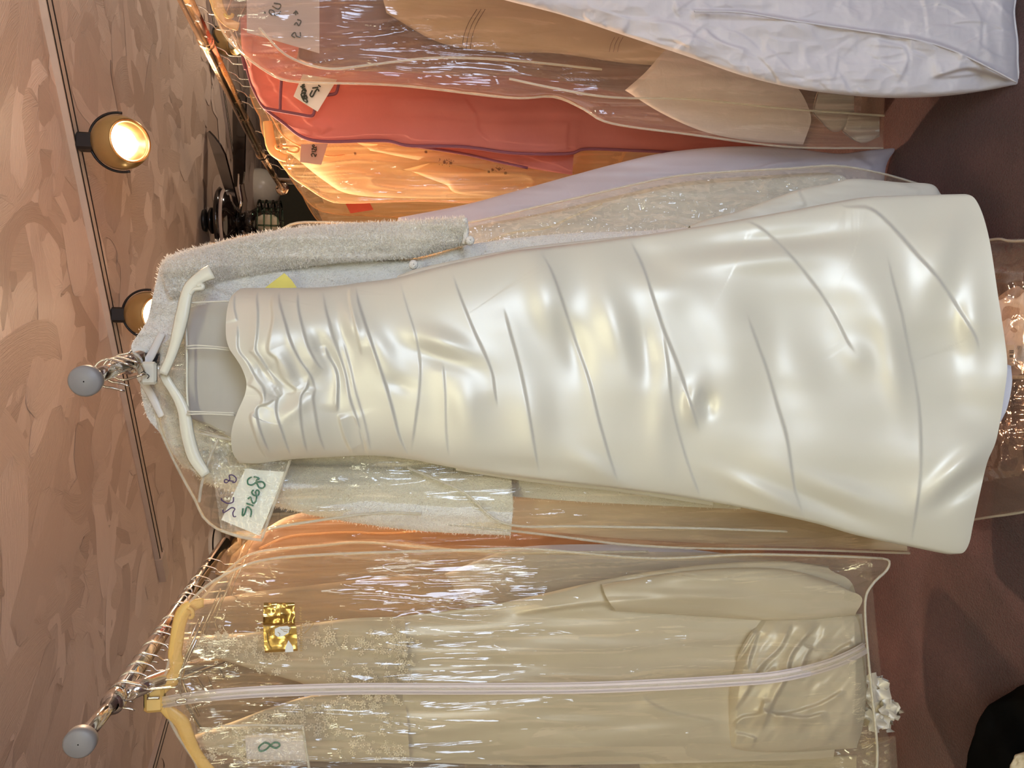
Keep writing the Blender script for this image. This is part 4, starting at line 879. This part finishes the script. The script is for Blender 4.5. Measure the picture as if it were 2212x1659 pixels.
simple_gown('peach orange gown glowing between the centre bag and left rack', [(480, 1230), (470, 1290)], [(1560, 1100), (1580, 1330)], [(560, 1150), (640, 1110), (800, 1090), (1100, 1060), (1560, 1100)], [(480, 1290), (900, 1300), (1580, 1330)], 1.98, M_PEACH, 65, name='peach_gown')
bag('clear_garment_bag', 'orange-lit clear bag around the peach gown, left of centre', [(500, 1200), (490, 1240), (495, 1280)], [(1640, 1040), (1660, 1330)], [(500, 1200), (560, 1150), (640, 1122), (820, 1118), (1000, 1080), (1640, 1040)], [(495, 1280), (800, 1330), (1660, 1330)], 1.92, M_VIN_LIT, .05, seed=66, ns=60, nt=160, seam=[(-.04, [(560, 1185), (620, 1160), (700, 1152), (760, 1150), (850, 1152), (960, 1140)])], seammat=M_SEAM_LIT)
bag('clear_garment_bag', 'clear bag furthest back on the left rail, by the black spotlight', [(470, 1210), (465, 1240)], [(1500, 1120), (1500, 1300)], [(472, 1205), (520, 1165), (600, 1140), (1500, 1100)], [(465, 1240), (700, 1300), (1500, 1310)], 2.3, M_VIN_LIT, .05, seed=67, ns=50, nt=120)
simple_gown('long taupe gown behind the clear centre bag, left of the dress', [(900, 980), (910, 1100)], [(1950, 960), (1960, 1190)], [(900, 980), (1400, 980), (1950, 960)], [(910, 1100), (1300, 1160), (1960, 1190)], 1.66, M_CREAM, 68, name='taupe_gown', thick=.03)
# satin and ruffle ends below the left bags
def ruffle(name, label, c, Y, R_, seed, mat):
    t = thing(name, label, 'gown', tuple(at(c[0], c[1], Y))); r = np.random.default_rng(seed); b = MB()
    for i in range(16):
        x, y = c[0]+r.uniform(-1, 1)*R_[0], c[1]+r.uniform(-1, 1)*R_[1]; p = at(x, y, Y+r.uniform(-.03, .03)); rr = r.uniform(.016, .032); n = 16; ph = r.uniform(0, 6)
        ax = np.array([r.normal(0, .5), -1, r.normal(0, .6)]); ax /= np.linalg.norm(ax); u = np.cross(ax, [0, 0, 1.]); u /= np.linalg.norm(u); w_ = np.cross(ax, u)
        v = [p - ax*.01]; 
        for q, k_ in ((.5, .2), (1, 1)):
            v += [p + (u*math.cos(a)+w_*math.sin(a))*rr*q*(1+.18*math.sin(3*a+ph)) + ax*rr*.45*k_*math.sin(5*a+ph) for a in np.linspace(0, 2*PI, n, endpoint=False)]
        f = [(0, 1+i_, 1+(i_+1) % n) for i_ in range(n)] + [(1+i_, 1+n+i_, 1+n+(i_+1) % n, 1+(i_+1) % n) for i_ in range(n)]
        b.add(v, f)
    b.build('ruffles', mat, t); return t
ruffle('ruffled_train', 'cream ruffled flower trim poking out below the left foreground bag', (1912, 1525), 1.50, (22, 48), 2, M_SATIN2)
bag('clear_garment_bag', 'clear bag bottom left with a white gown hem inside', [(1000, 1640), (1000, 1760)], [(1935, 1590), (1945, 1760)], [(1000, 1640), (1500, 1635), (1880, 1600), (1935, 1590)], [(1000, 1760), (1945, 1760)], 1.50, M_VIN, .03, seed=71, ns=50, nt=120)
simple_gown('ivory gown hem at the bottom left under the clear bag', [(1300, 1640), (1300, 1760)], [(1850, 1630), (1850, 1760)], [(1300, 1640), (1600, 1632), (1850, 1632)], [(1300, 1760), (1850, 1760)], 1.52, M_SATIN2, 72, thick=.02, name='ivory_gown')

# ================================================================== right row, nearest first
wc_R = [(1000, -420), (1500, -470), (2180, -480)]
wc_L = [(870, -60), (985, -30), (1090, 0), (1220, 34), (1350, 77), (1500, 127), (1600, 162), (1700, 187), (1800, 202), (1915, 211), (2030, 208), (2120, 197), (2203, 181)]
wc_T = [(1000, -420), (900, -250), (870, -60)]; wc_B = [(2180, -480), (2188, -200), (2186, -60), (2193, 0), (2190, 30), (2197, 90), (2198, 140), (2203, 181)]
def wcd(X, Y, s, t):
    h = crumple(81, .012, 200)(X, Y, s, t) + .35*crumple(82, .010, 60)(X, Y, s, t) + .02*fbm(X/420, Y/60, 83, 2)
    r_ = random.Random(21)
    for _ in range(150):
        x, y = r_.uniform(1150, 2190), r_.uniform(-160, 205); a = r_.gauss(0, .9); L_ = r_.uniform(30, 190); b = r_.gauss(0, .25)
        h += crease(X, Y, [(x, y), (x+L_*.5*math.cos(a), y+L_*.5*math.sin(a)), (x+L_*math.cos(a+b), y+L_*math.sin(a+b))], r_.uniform(.002, .0055), r_.uniform(7, 22), r_.uniform(4, 12), r_.choice((-1, 1)), .3, .3)
    h += crease(X, Y, [(1490, 22), (1600, 24), (1700, 40), (1850, 62), (1980, 82), (2060, 105), (2130, 140), (2190, 175)], .014, 14, 8, 1, .02, .02)
    h += crease(X, Y, [(2010, 170), (2080, 150), (2120, 155), (2203, 181)], .012, 30, 18, -1) + crease(X, Y, [(1520, 60), (1560, 90), (1620, 108)], .01, 20, 14)
    return h
wcov = thing('cloth_garment_cover', 'crinkled white cloth garment cover nearest on the right, almost reaching the carpet', 'garment cover', tuple(at(900, -200, 1.5)))
cloth('cover_cloth', wc_T, wc_B, wc_R, wc_L, 1.52, 330, 420, M_COVER, wcov, .05, wcd, closet=(.03, .02))
pxtube('hem_seam', [(1500, 24), (1600, 27), (1700, 43), (1850, 65), (1980, 86), (2060, 110), (2130, 143), (2196, 178)], 1.455, .0022, M_COVER, wcov, n=80)
pxtube('hem_edge', wc_B[3:], 1.515, .003, M_COVER, wcov, n=50)
# brown-tinted clear bag
rb_L = [(452, -30), (458, 0), (463, 26), (487, 78), (533, 124), (592, 164), (634, 176), (705, 179), (868, 185), (1100, 211), (1195, 209), (1260, 235), (1319, 266), (1488, 290), (1700, 317), (1908, 320)]
rb_R = [(440, -120), (600, -420), (1900, -300)]
rbag = bag('clear_garment_bag', 'brownish clear garment bag with a cream gown, second on the right', [(440, -120), (446, -75), (452, -30)], [(1900, -300), (1912, 100), (1908, 320)], rb_R, rb_L, 1.80, M_VIN_BR, .06, seed=83, ns=150, nt=330, amp=.009,
    seam=[(0, rb_L), (-.05, [(560, 60), (620, 120), (705, 148), (800, 140), (940, 125), (1100, 130), (1300, 150)]), (-.05, [(1100, 170), (1195, 190), (1320, 210), (1500, 215), (1700, 235), (1910, 250)])])
simple_gown('cream gown with thin dark stripes in the brownish right bag', [(820, 10), (800, -60), (800, -200)], [(1720, 190), (1760, -250)], [(800, -200), (1200, -280), (1760, -250)], [(835, 28), (950, 92), (1080, 112), (1200, 115), (1340, 135), (1500, 150), (1720, 190)], 1.86, M_CREAM, 84, name='cream_gown', thick=.035)
simple_gown('dusky brown gown behind the cream one in the brownish right bag', [(640, 130), (650, 60), (700, -60)], [(1560, 275), (1600, -100)], [(700, -60), (1200, -120), (1600, -100)], [(640, 130), (705, 150), (868, 156), (1000, 165), (1150, 165), (1330, 200), (1560, 275)], 1.90, M_DUSK, 88, name='brown_gown', thick=.025)
sg = thing('stripe_trim', 'three thin dark stripes stitched across the cream gown sleeve', 'trim', tuple(at(1010, 60, 1.82)))
for o in (0, 9, 18):
    pxtube('stripe', [(998+o, 105), (1002+o, 78), (1012+o, 50), (1030+o, 20)], 1.818, .0009, M_BROWN, sg); pxtube('stripe', [(1316+o, 112), (1320+o, 95), (1328+o, 80)], 1.818, .0009, M_TAUPE, sg)
simple_gown('white satin gown hem low in the brownish right bag', [(1350, 195), (1400, 150), (1440, 100)], [(1735, 312), (1745, 250), (1735, 185), (1700, 160)], [(1440, 100), (1560, 120), (1700, 160)], [(1350, 195), (1430, 245), (1520, 284), (1620, 304), (1735, 312)], 1.84, M_WHITE, 85, name='white_gown', thick=.03, amp=.014)
for i, (x, y, rx, ry, lab) in enumerate(((1800, 230, 45, 55, 'grey-shaded'), (1860, 275, 40, 34, 'pale'))):
    simple_gown('%s folded fabric end at the bottom of the brownish right bag' % lab, [(x-rx, y+ry*.2), (x-rx*.6, y-ry)], [(x+rx, y+ry*.6), (x+rx, y-ry*.7)], [(x-rx*.6, y-ry), (x+rx, y-ry*.7)], [(x-rx, y+ry*.2), (x, y+ry), (x+rx, y+ry*.6)], 1.84-.02*i, M_SILV, 86+i, name='folded_fabric', thick=.03, nt=50, ns=40, wy=14, amp=.03)
MBc = None
# amber hanger + size note in that bag
ah = thing('amber_hanger', 'amber plastic hanger end inside the brownish right bag', 'hanger', tuple(at(480, 20, 1.78)))
hanger(ah, [(455, -30), (466, 0), (475, 25), (492, 48), (515, 58)], 1.78, [14, 12, 12, 10, 9], M_AMPL); pxtube('strap_notch', [(486, 30), (490, 36), (500, 36), (503, 30)], 1.76, .004, M_YEPL, ah)
sn = thing('size_note', 'faded paper note reading Size 30 in the brownish right bag', 'card', tuple(at(640, 40, 1.78)))
px_sheet('paper', [(533, -60), (533, 70), (690, 115), (690, -60)], 1.775, 8, 8, M_CARD2, sn, amp=.001, sc=60)
k4 = lambda p: cc(380, 0, 3.0722, p)
strokes('lettering', [k4([(640,100),(620,85),(625,65),(650,75),(655,100),(680,95),(695,75)]), k4([(640,40),(680,60),(695,30),(650,20)]), k4([(580,85),(592,88),(590,78)]), k4([(790,250),(768,235),(790,215),(800,240),(825,245),(825,215)]), k4([(785,165),(800,150),(815,170),(830,140),(805,130)]), k4([(780,90),(800,75),(810,95),(795,70),(795,100)])], 1.77, .0014, M_INKK, sn)
# coral bag
pk_L = [(523, 112), (534, 150), (543, 182), (556, 210), (572, 234), (614, 267), (653, 296), (705, 306), (829, 304), (885, 315), (999, 317), (1111, 331), (1228, 332), (1267, 322), (1390, 326), (1500, 330), (1700, 330)]
def pkd(X, Y, s, t):
    return vfold(X, Y, .02, 91, 400, 60) + .008*fbm(X/80, Y/60, 92, 2) + crease(X, Y, [(1000, 205), (1030, 250), (1035, 280), (1060, 310)], .006, 18, 12) + crease(X, Y, [(720, 275), (700, 285), (690, 290)], .005, 14, 10) + crease(X, Y, [(1230, 260), (1225, 300), (1228, 332)], .006, 18, 12)
pkb = bag('cloth_garment_cover', 'coral pink cloth garment cover with plum edging on the right rack', [(519, 40), (520, 75), (523, 112)], [(1700, -50), (1705, 150), (1700, 330)], [(519, 40), (700, -60), (1700, -50)], pk_L, 2.12, M_PINK, .05, ns=130, nt=300, film_name='cover_cloth', disp=pkd, cat='garment cover')
pxtube('plum_edge', pk_L, 2.12-.012, .0045, M_PLUM, pkb, n=160)
for e in ([(572, 234), (605, 240), (640, 246), (670, 251), (678, 244), (682, 220), (686, 209), (700, 206), (722, 203), (728, 196), (732, 178)], [(608, 170), (606, 205), (605, 240)], [(523, 112), (525, 130), (530, 150)]):
    pxtube('plum_piping', e, 2.12-.068, .0042, M_PLUM, pkb, n=70)
cloth('rear_layer', [(880, 300), (900, 315)], [(1240, 330), (1236, 378)], [(880, 300), (1240, 325)], [(900, 318), (1000, 334), (1080, 350), (1160, 366), (1236, 378)], 2.2, 30, 80, M_PINK, pkb, .015, pkd)
pxtube('plum_edge', [(900, 316), (1000, 332), (1080, 350), (1140, 363)], 2.18, .004, M_PLUM, pkb)
sn2 = thing('size_note', 'tilted paper note reading Jasmine Size on the coral cover', 'card', tuple(at(680, 200, 2.04)))
px_sheet('paper', [(634, 208), (686, 241), (728, 172), (654, 160)], 2.045, 8, 8, M_CARD, sn2, amp=.001, sc=60)
strokes('lettering', [k4([(830,625),(838,650),(850,672),(872,678),(868,660)]), k4([(835,645),(855,635),(850,655),(870,650),(862,630)]), k4([(830,620),(860,615),(850,628)]), k4([(835,610),(850,590),(865,605),(850,600)]), k4([(860,590),(835,583)]), k4([(825,575),(855,575),(838,566),(855,560)]),
    k4([(905,600),(890,630),(905,640),(925,605),(940,590),(950,605)]), k4([(905,585),(945,580)]), k4([(945,565),(960,575)])], 2.038, .0020, M_INKK, sn2)
# amber-lit bags
yb1_L = [(540, 205), (550, 232), (562, 254), (566, 283), (588, 326), (627, 378), (660, 402), (705, 430), (748, 438), (900, 434), (1031, 437), (1300, 430)]
bag('clear_garment_bag', 'amber-lit clear garment bag just behind the coral cover', [(538, 120), (538, 160), (540, 205)], [(1500, 100), (1500, 430)], [(538, 120), (700, 60), (1500, 50)], yb1_L, 2.48, M_VIN_LIT, .06, seed=95, ns=130, nt=300, amp=.026, seam=[(0, yb1_L), (-.05, [(585, 250), (620, 300), (700, 335), (745, 335)])], seammat=M_SEAM_LIT)
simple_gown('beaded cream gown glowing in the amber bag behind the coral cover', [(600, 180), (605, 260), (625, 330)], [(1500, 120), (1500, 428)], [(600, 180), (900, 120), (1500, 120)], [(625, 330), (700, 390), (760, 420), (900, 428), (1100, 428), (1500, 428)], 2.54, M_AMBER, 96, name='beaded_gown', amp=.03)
bgn = bpy.data.objects['beaded_gown']
cloth('draped_panel', [(870, 366), (880, 368), (895, 372)], [(1500, 300), (1500, 430)], [(870, 366), (960, 350), (1100, 372), (1500, 380)], [(895, 372), (960, 398), (1040, 424), (1500, 430)], 2.49, 50, 120, M_AMBER, bgn, .03, lambda X, Y, s, t: .02*fbm(X/200, Y/18, 121, 2))
cloth('bead_sleeve', [(770, 308), (790, 318), (800, 325)], [(1240, 360), (1230, 410)], [(770, 308), (880, 318), (1000, 336), (1240, 372)], [(800, 325), (900, 345), (1000, 360), (1110, 378), (1230, 400)], 2.475, 40, 120, M_AMBER, bgn, .02, lambda X, Y, s, t: .014*fbm(X/120, Y/16, 122, 2))
bd = thing('bead_motif', 'small dark beaded star motifs on the amber gown', 'trim', tuple(at(1000, 350, 2.45)))
b = MB(); rr = random.Random(5)
for x, y in [(920, 328), (960, 350), (974, 352), (1056, 371), (1064, 367), (1078, 366), (1092, 374), (767, 332)]:
    c = at(x, y, 2.452)
    for a in range(4): d = np.array([math.cos(a*PI/4), 0, math.sin(a*PI/4)])*.0055; b.tube([c-d, c+d], .0009, 4)
for _ in range(46):
    x, y = rr.choice([(962, 350), (1075, 366)]); c = at(x+rr.gauss(0, 9), y+rr.gauss(0, 4), 2.452); b.tube([c, c+[.001, 0, 0.002]], .0012, 5)
b.build('beads', M_BROWN, bd)
hy = thing('amber_hanger', 'curled amber hanger in the bag behind the coral cover', 'hanger', tuple(at(590, 300, 2.4)))
hanger(hy, [(578, 262), (583, 300), (590, 325), (605, 338), (620, 342)], 2.42, [9, 10, 11, 9, 8], M_AMPL); pxtube('curl', [(598, 312), (596, 318), (602, 322), (607, 318), (604, 312), (612, 316), (640, 318), (645, 324), (636, 330), (620, 326)], 2.40, .004, M_AMPL, hy)
sn3 = thing('size_note', 'small paper note reading Size in the amber-lit bag', 'card', tuple(at(680, 330, 2.4)))
px_sheet('paper', [(650, 312), (648, 350), (694, 356), (708, 310)], 2.41, 8, 8, M_CARD2, sn3, amp=.001, sc=60)
strokes('lettering', [k4([(905,1040),(898,1025),(915,1020),(925,1040),(932,1022)]), k4([(900,1008),(930,1005)]), k4([(905,998),(905,985),(930,998),(930,982)]), k4([(915,978),(918,962),(905,965),(915,980),(935,975)])], 2.402, .0016, M_INKK, sn3)
yb2_L = [(612, 350), (624, 378), (650, 417), (680, 449), (722, 462), (787, 466), (900, 470), (1200, 470)]
bag('clear_garment_bag', 'amber-lit clear bag with a red tag, further along the right rail', [(600, 280), (604, 315), (612, 350)], [(1300, 300), (1300, 470)], [(600, 280), (800, 250), (1300, 260)], yb2_L, 2.95, M_VIN_LIT, .06, seed=97, ns=110, nt=200, amp=.03, seam=[(0, yb2_L)], seammat=M_SEAM_LIT)
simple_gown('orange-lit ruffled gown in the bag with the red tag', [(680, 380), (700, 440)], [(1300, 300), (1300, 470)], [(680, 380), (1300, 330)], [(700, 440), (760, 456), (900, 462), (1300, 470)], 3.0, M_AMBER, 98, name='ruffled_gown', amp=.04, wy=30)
rt = thing('red_tag', 'red paper tag on the amber-lit bag of the right rail', 'tag', tuple(at(777, 448, 2.88)))
px_sheet('paper', [(746, 439), (757, 461), (807, 453), (797, 435)], 2.87, 6, 6, M_RCARD, rt, amp=.001, sc=60)
yb3_L = [(645, 405), (653, 420), (668, 450), (690, 480), (720, 494), (900, 496), (1100, 490)]
bag('clear_garment_bag', 'golden creased clear bag at the far end of the right rail', [(640, 380), (642, 392), (645, 405)], [(1200, 400), (1200, 495)], [(640, 380), (800, 400), (1200, 400)], yb3_L, 3.45, M_VIN_LIT, .06, seed=99, ns=60, nt=120, amp=.03, seam=[(0, yb3_L)], seammat=M_SEAM_LIT)
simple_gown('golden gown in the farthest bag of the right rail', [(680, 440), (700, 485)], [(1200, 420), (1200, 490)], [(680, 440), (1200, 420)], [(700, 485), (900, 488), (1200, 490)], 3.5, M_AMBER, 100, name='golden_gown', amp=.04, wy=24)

# ================================================================== bags on the centre rack behind the robe
lv_R = [(860, 470), (1000, 443), (1098, 417), (1228, 381), (1325, 355), (1423, 332), (1521, 320), (1605, 316), (1700, 319), (1798, 331), (1837, 330), (1880, 324), (1928, 320)]
lvc = bag('cloth_garment_cover', 'smooth pale lavender garment cover between the coral cover and the robe', [(860, 470), (860, 560), (860, 640)], [(1928, 320), (1932, 326), (1912, 371), (1905, 520)], lv_R, [(860, 640), (1300, 600), (1905, 520)], 1.92, M_LAV, .045, ns=100, nt=260, film_name='cover_cloth', cat='garment cover',
    disp=lambda X, Y, s, t: vfold(X, Y, .018, 101, 420, 46) + crease(X, Y, [(1600, 372), (1680, 350), (1740, 345)], .008, 18, 14) + crease(X, Y, [(1837, 332), (1870, 350), (1890, 362)], .01, 16, 10))
sv_R = [(600, 502), (634, 483), (700, 480), (868, 486), (1000, 482), (1163, 446), (1277, 420), (1423, 387), (1521, 374), (1700, 364), (1805, 358), (1902, 374), (1990, 399)]
bag('clear_garment_bag', 'glossy clear bag with a silvery gown just right of the dress', [(600, 502), (595, 560), (600, 640)], [(1990, 399), (2000, 440), (1990, 560)], sv_R, [(600, 640), (1300, 640), (1990, 560)], 1.72, M_VIN, .045, seed=103, ns=130, nt=400, disp=crumple(103, .016, 60), seam=[(0, sv_R), (-.03, [(1010, 540), (1100, 505), (1180, 492), (1240, 466), (1300, 440)])])
simple_gown('silver white gown in the clear bag right of the dress', [(980, 520), (990, 600)], [(1790, 372), (1835, 400), (1850, 560)], [(980, 520), (1020, 490), (1163, 462), (1277, 436), (1423, 402), (1521, 388), (1700, 376), (1790, 372)], [(990, 600), (1400, 600), (1850, 560)], 1.79, M_SILV, 104, name='silver_gown', amp=.02)
bag('clear_garment_bag', 'brown-lit clear bag shoulder showing above the robe sleeve', [(400, 560), (415, 600), (430, 660)], [(1000, 480), (1000, 640)], [(400, 560), (440, 530), (480, 520), (532, 506), (600, 500), (700, 488), (1000, 480)], [(430, 660), (1000, 640)], 1.64, M_VIN_LIT, .02, seed=105, ns=50, nt=120, amp=.01)

# ================================================================== things on the floor
def floor_sheet(name, T, B, R, L, z0, mat, parent, ns, nt, disp):
    P, s, t = coons(T, B, R, L, ns, nt); v = np.array([atz(x, y, z0) for x, y in P.reshape(-1, 2)]); v[:, 2] += disp(P[..., 0], P[..., 1], s, t).ravel()*np.clip(np.minimum(np.minimum(s, 1-s), np.minimum(t, 1-t))*8, .05, 1).ravel()
    vb = v.copy(); vb[:, 2] = z0-.003; n = len(v)
    return mk(name, np.vstack([v, vb]), np.vstack([gridf(nt, ns), gridf(nt, ns, n, True)]), mat, parent)
fb = thing('clear_garment_bag', 'flat clear garment bag lying on the carpet under the dress hem', 'garment bag', tuple(atz(2180, 800, 0.0)))
fbf = floor_sheet('film', [(2040, 530), (2010, 800), (2030, 1090)], [(2290, 520), (2300, 800), (2290, 1100)], [(2040, 530), (2140, 518), (2290, 515)], [(2030, 1125), (2100, 1125), (2290, 1085)], .05, M_VIN_FL, fb, 140, 60, lambda X, Y, s, t: .05 + .012*ridge(X/90, Y/70, 111, 2)*.5 + .01*fbm(X/60, Y/90, 112))
b = MB(); b.tube([atz(x, y, .055) for x, y in catmull([(2130, 519), (2160, 516), (2190, 521), (2290, 516)], 20)], .003, 6); b.tube([atz(x, y, .055) for x, y in catmull([(2060, 1130), (2130, 1118), (2200, 1108), (2290, 1090)], 20)], .003, 6); b.tube([atz(x, y, .075) for x, y in catmull([(2120, 812), (2200, 815), (2290, 816)], 20)], .005, 6)
b.build('seam', M_SEAM, fb)
wf_ = thing('folded_gown', 'folded white fabric in the clear bag on the carpet', 'gown', tuple(atz(2180, 720, 0.02)))
floor_sheet('fabric', [(2100, 640), (2110, 760), (2110, 870)], [(2260, 590), (2270, 700), (2260, 800)], [(2100, 720), (2150, 650), (2195, 618), (2215, 625), (2260, 590)], [(2110, 900), (2170, 880), (2190, 815), (2260, 800)], .02, M_WHITE, wf_, 60, 40, lambda X, Y, s, t: .03 + .03*fbm(X/50, Y/50, 113, 3))
lb_ = thing('care_label', 'small printed label on the folded white fabric on the carpet', 'label', tuple(atz(2183, 765, .08)))
MB().prism([atz(x, y, .085) for x, y in ((2160, 745), (2192, 745), (2192, 790), (2160, 790))], (0, 0, 1), .001).build('paper', M_CARD, lb_, smooth=False)
b = MB()
for y in (758, 762, 768, 771): b.tube([atz(2181, y, .087), atz(2189, y, .087)], .0012, 4)
b.build('print', M_INKK, lb_)
hemw = thing('white_petticoat', 'white hem edge showing just below the satin dress', 'petticoat', tuple(at(2170, 840, YD-.02)))
cloth('hem', [(2120, 770), (2120, 930)], [(2184, 790), (2186, 830), (2176, 880), (2160, 915)], [(2120, 770), (2184, 790)], [(2120, 930), (2160, 915)], YD-.02, 30, 20, M_WHITE, hemw, .02)
# black trouser leg and cream slipper at the lower left corner of the floor
bc = thing('black_cloth', 'black fabric lying on the carpet at the bottom left corner of the view', 'cloth', tuple(atz(2180, 1620, 0.0)))
floor_sheet('fabric', [(2110, 1680), (2145, 1590), (2183, 1545)], [(2330, 1780), (2400, 1600), (2330, 1450)], [(2110, 1680), (2200, 1780), (2330, 1780)], [(2183, 1545), (2190, 1500), (2215, 1478), (2330, 1450)], .02, cloth_mat('black_cloth', (.004, .004, .004), 1, sheen=0, spec=.05), bc, 50, 50, lambda X, Y, s, t: .08 + .02*fbm(X/60, Y/60, 115))
cs = thing('cream_slipper', 'cream fleece edge beside the black fabric at the bottom left corner', 'slipper', tuple(atz(2205, 1650, .1)))
floor_sheet('fleece', [(2188, 1668), (2198, 1640), (2212, 1625)], [(2280, 1720), (2290, 1650), (2280, 1610)], [(2188, 1668), (2230, 1720), (2280, 1720)], [(2212, 1625), (2250, 1610), (2280, 1610)], .14, M_LACE, cs, 20, 20, lambda X, Y, s, t: .03+.01*fbm(X/5, Y/5, 116))
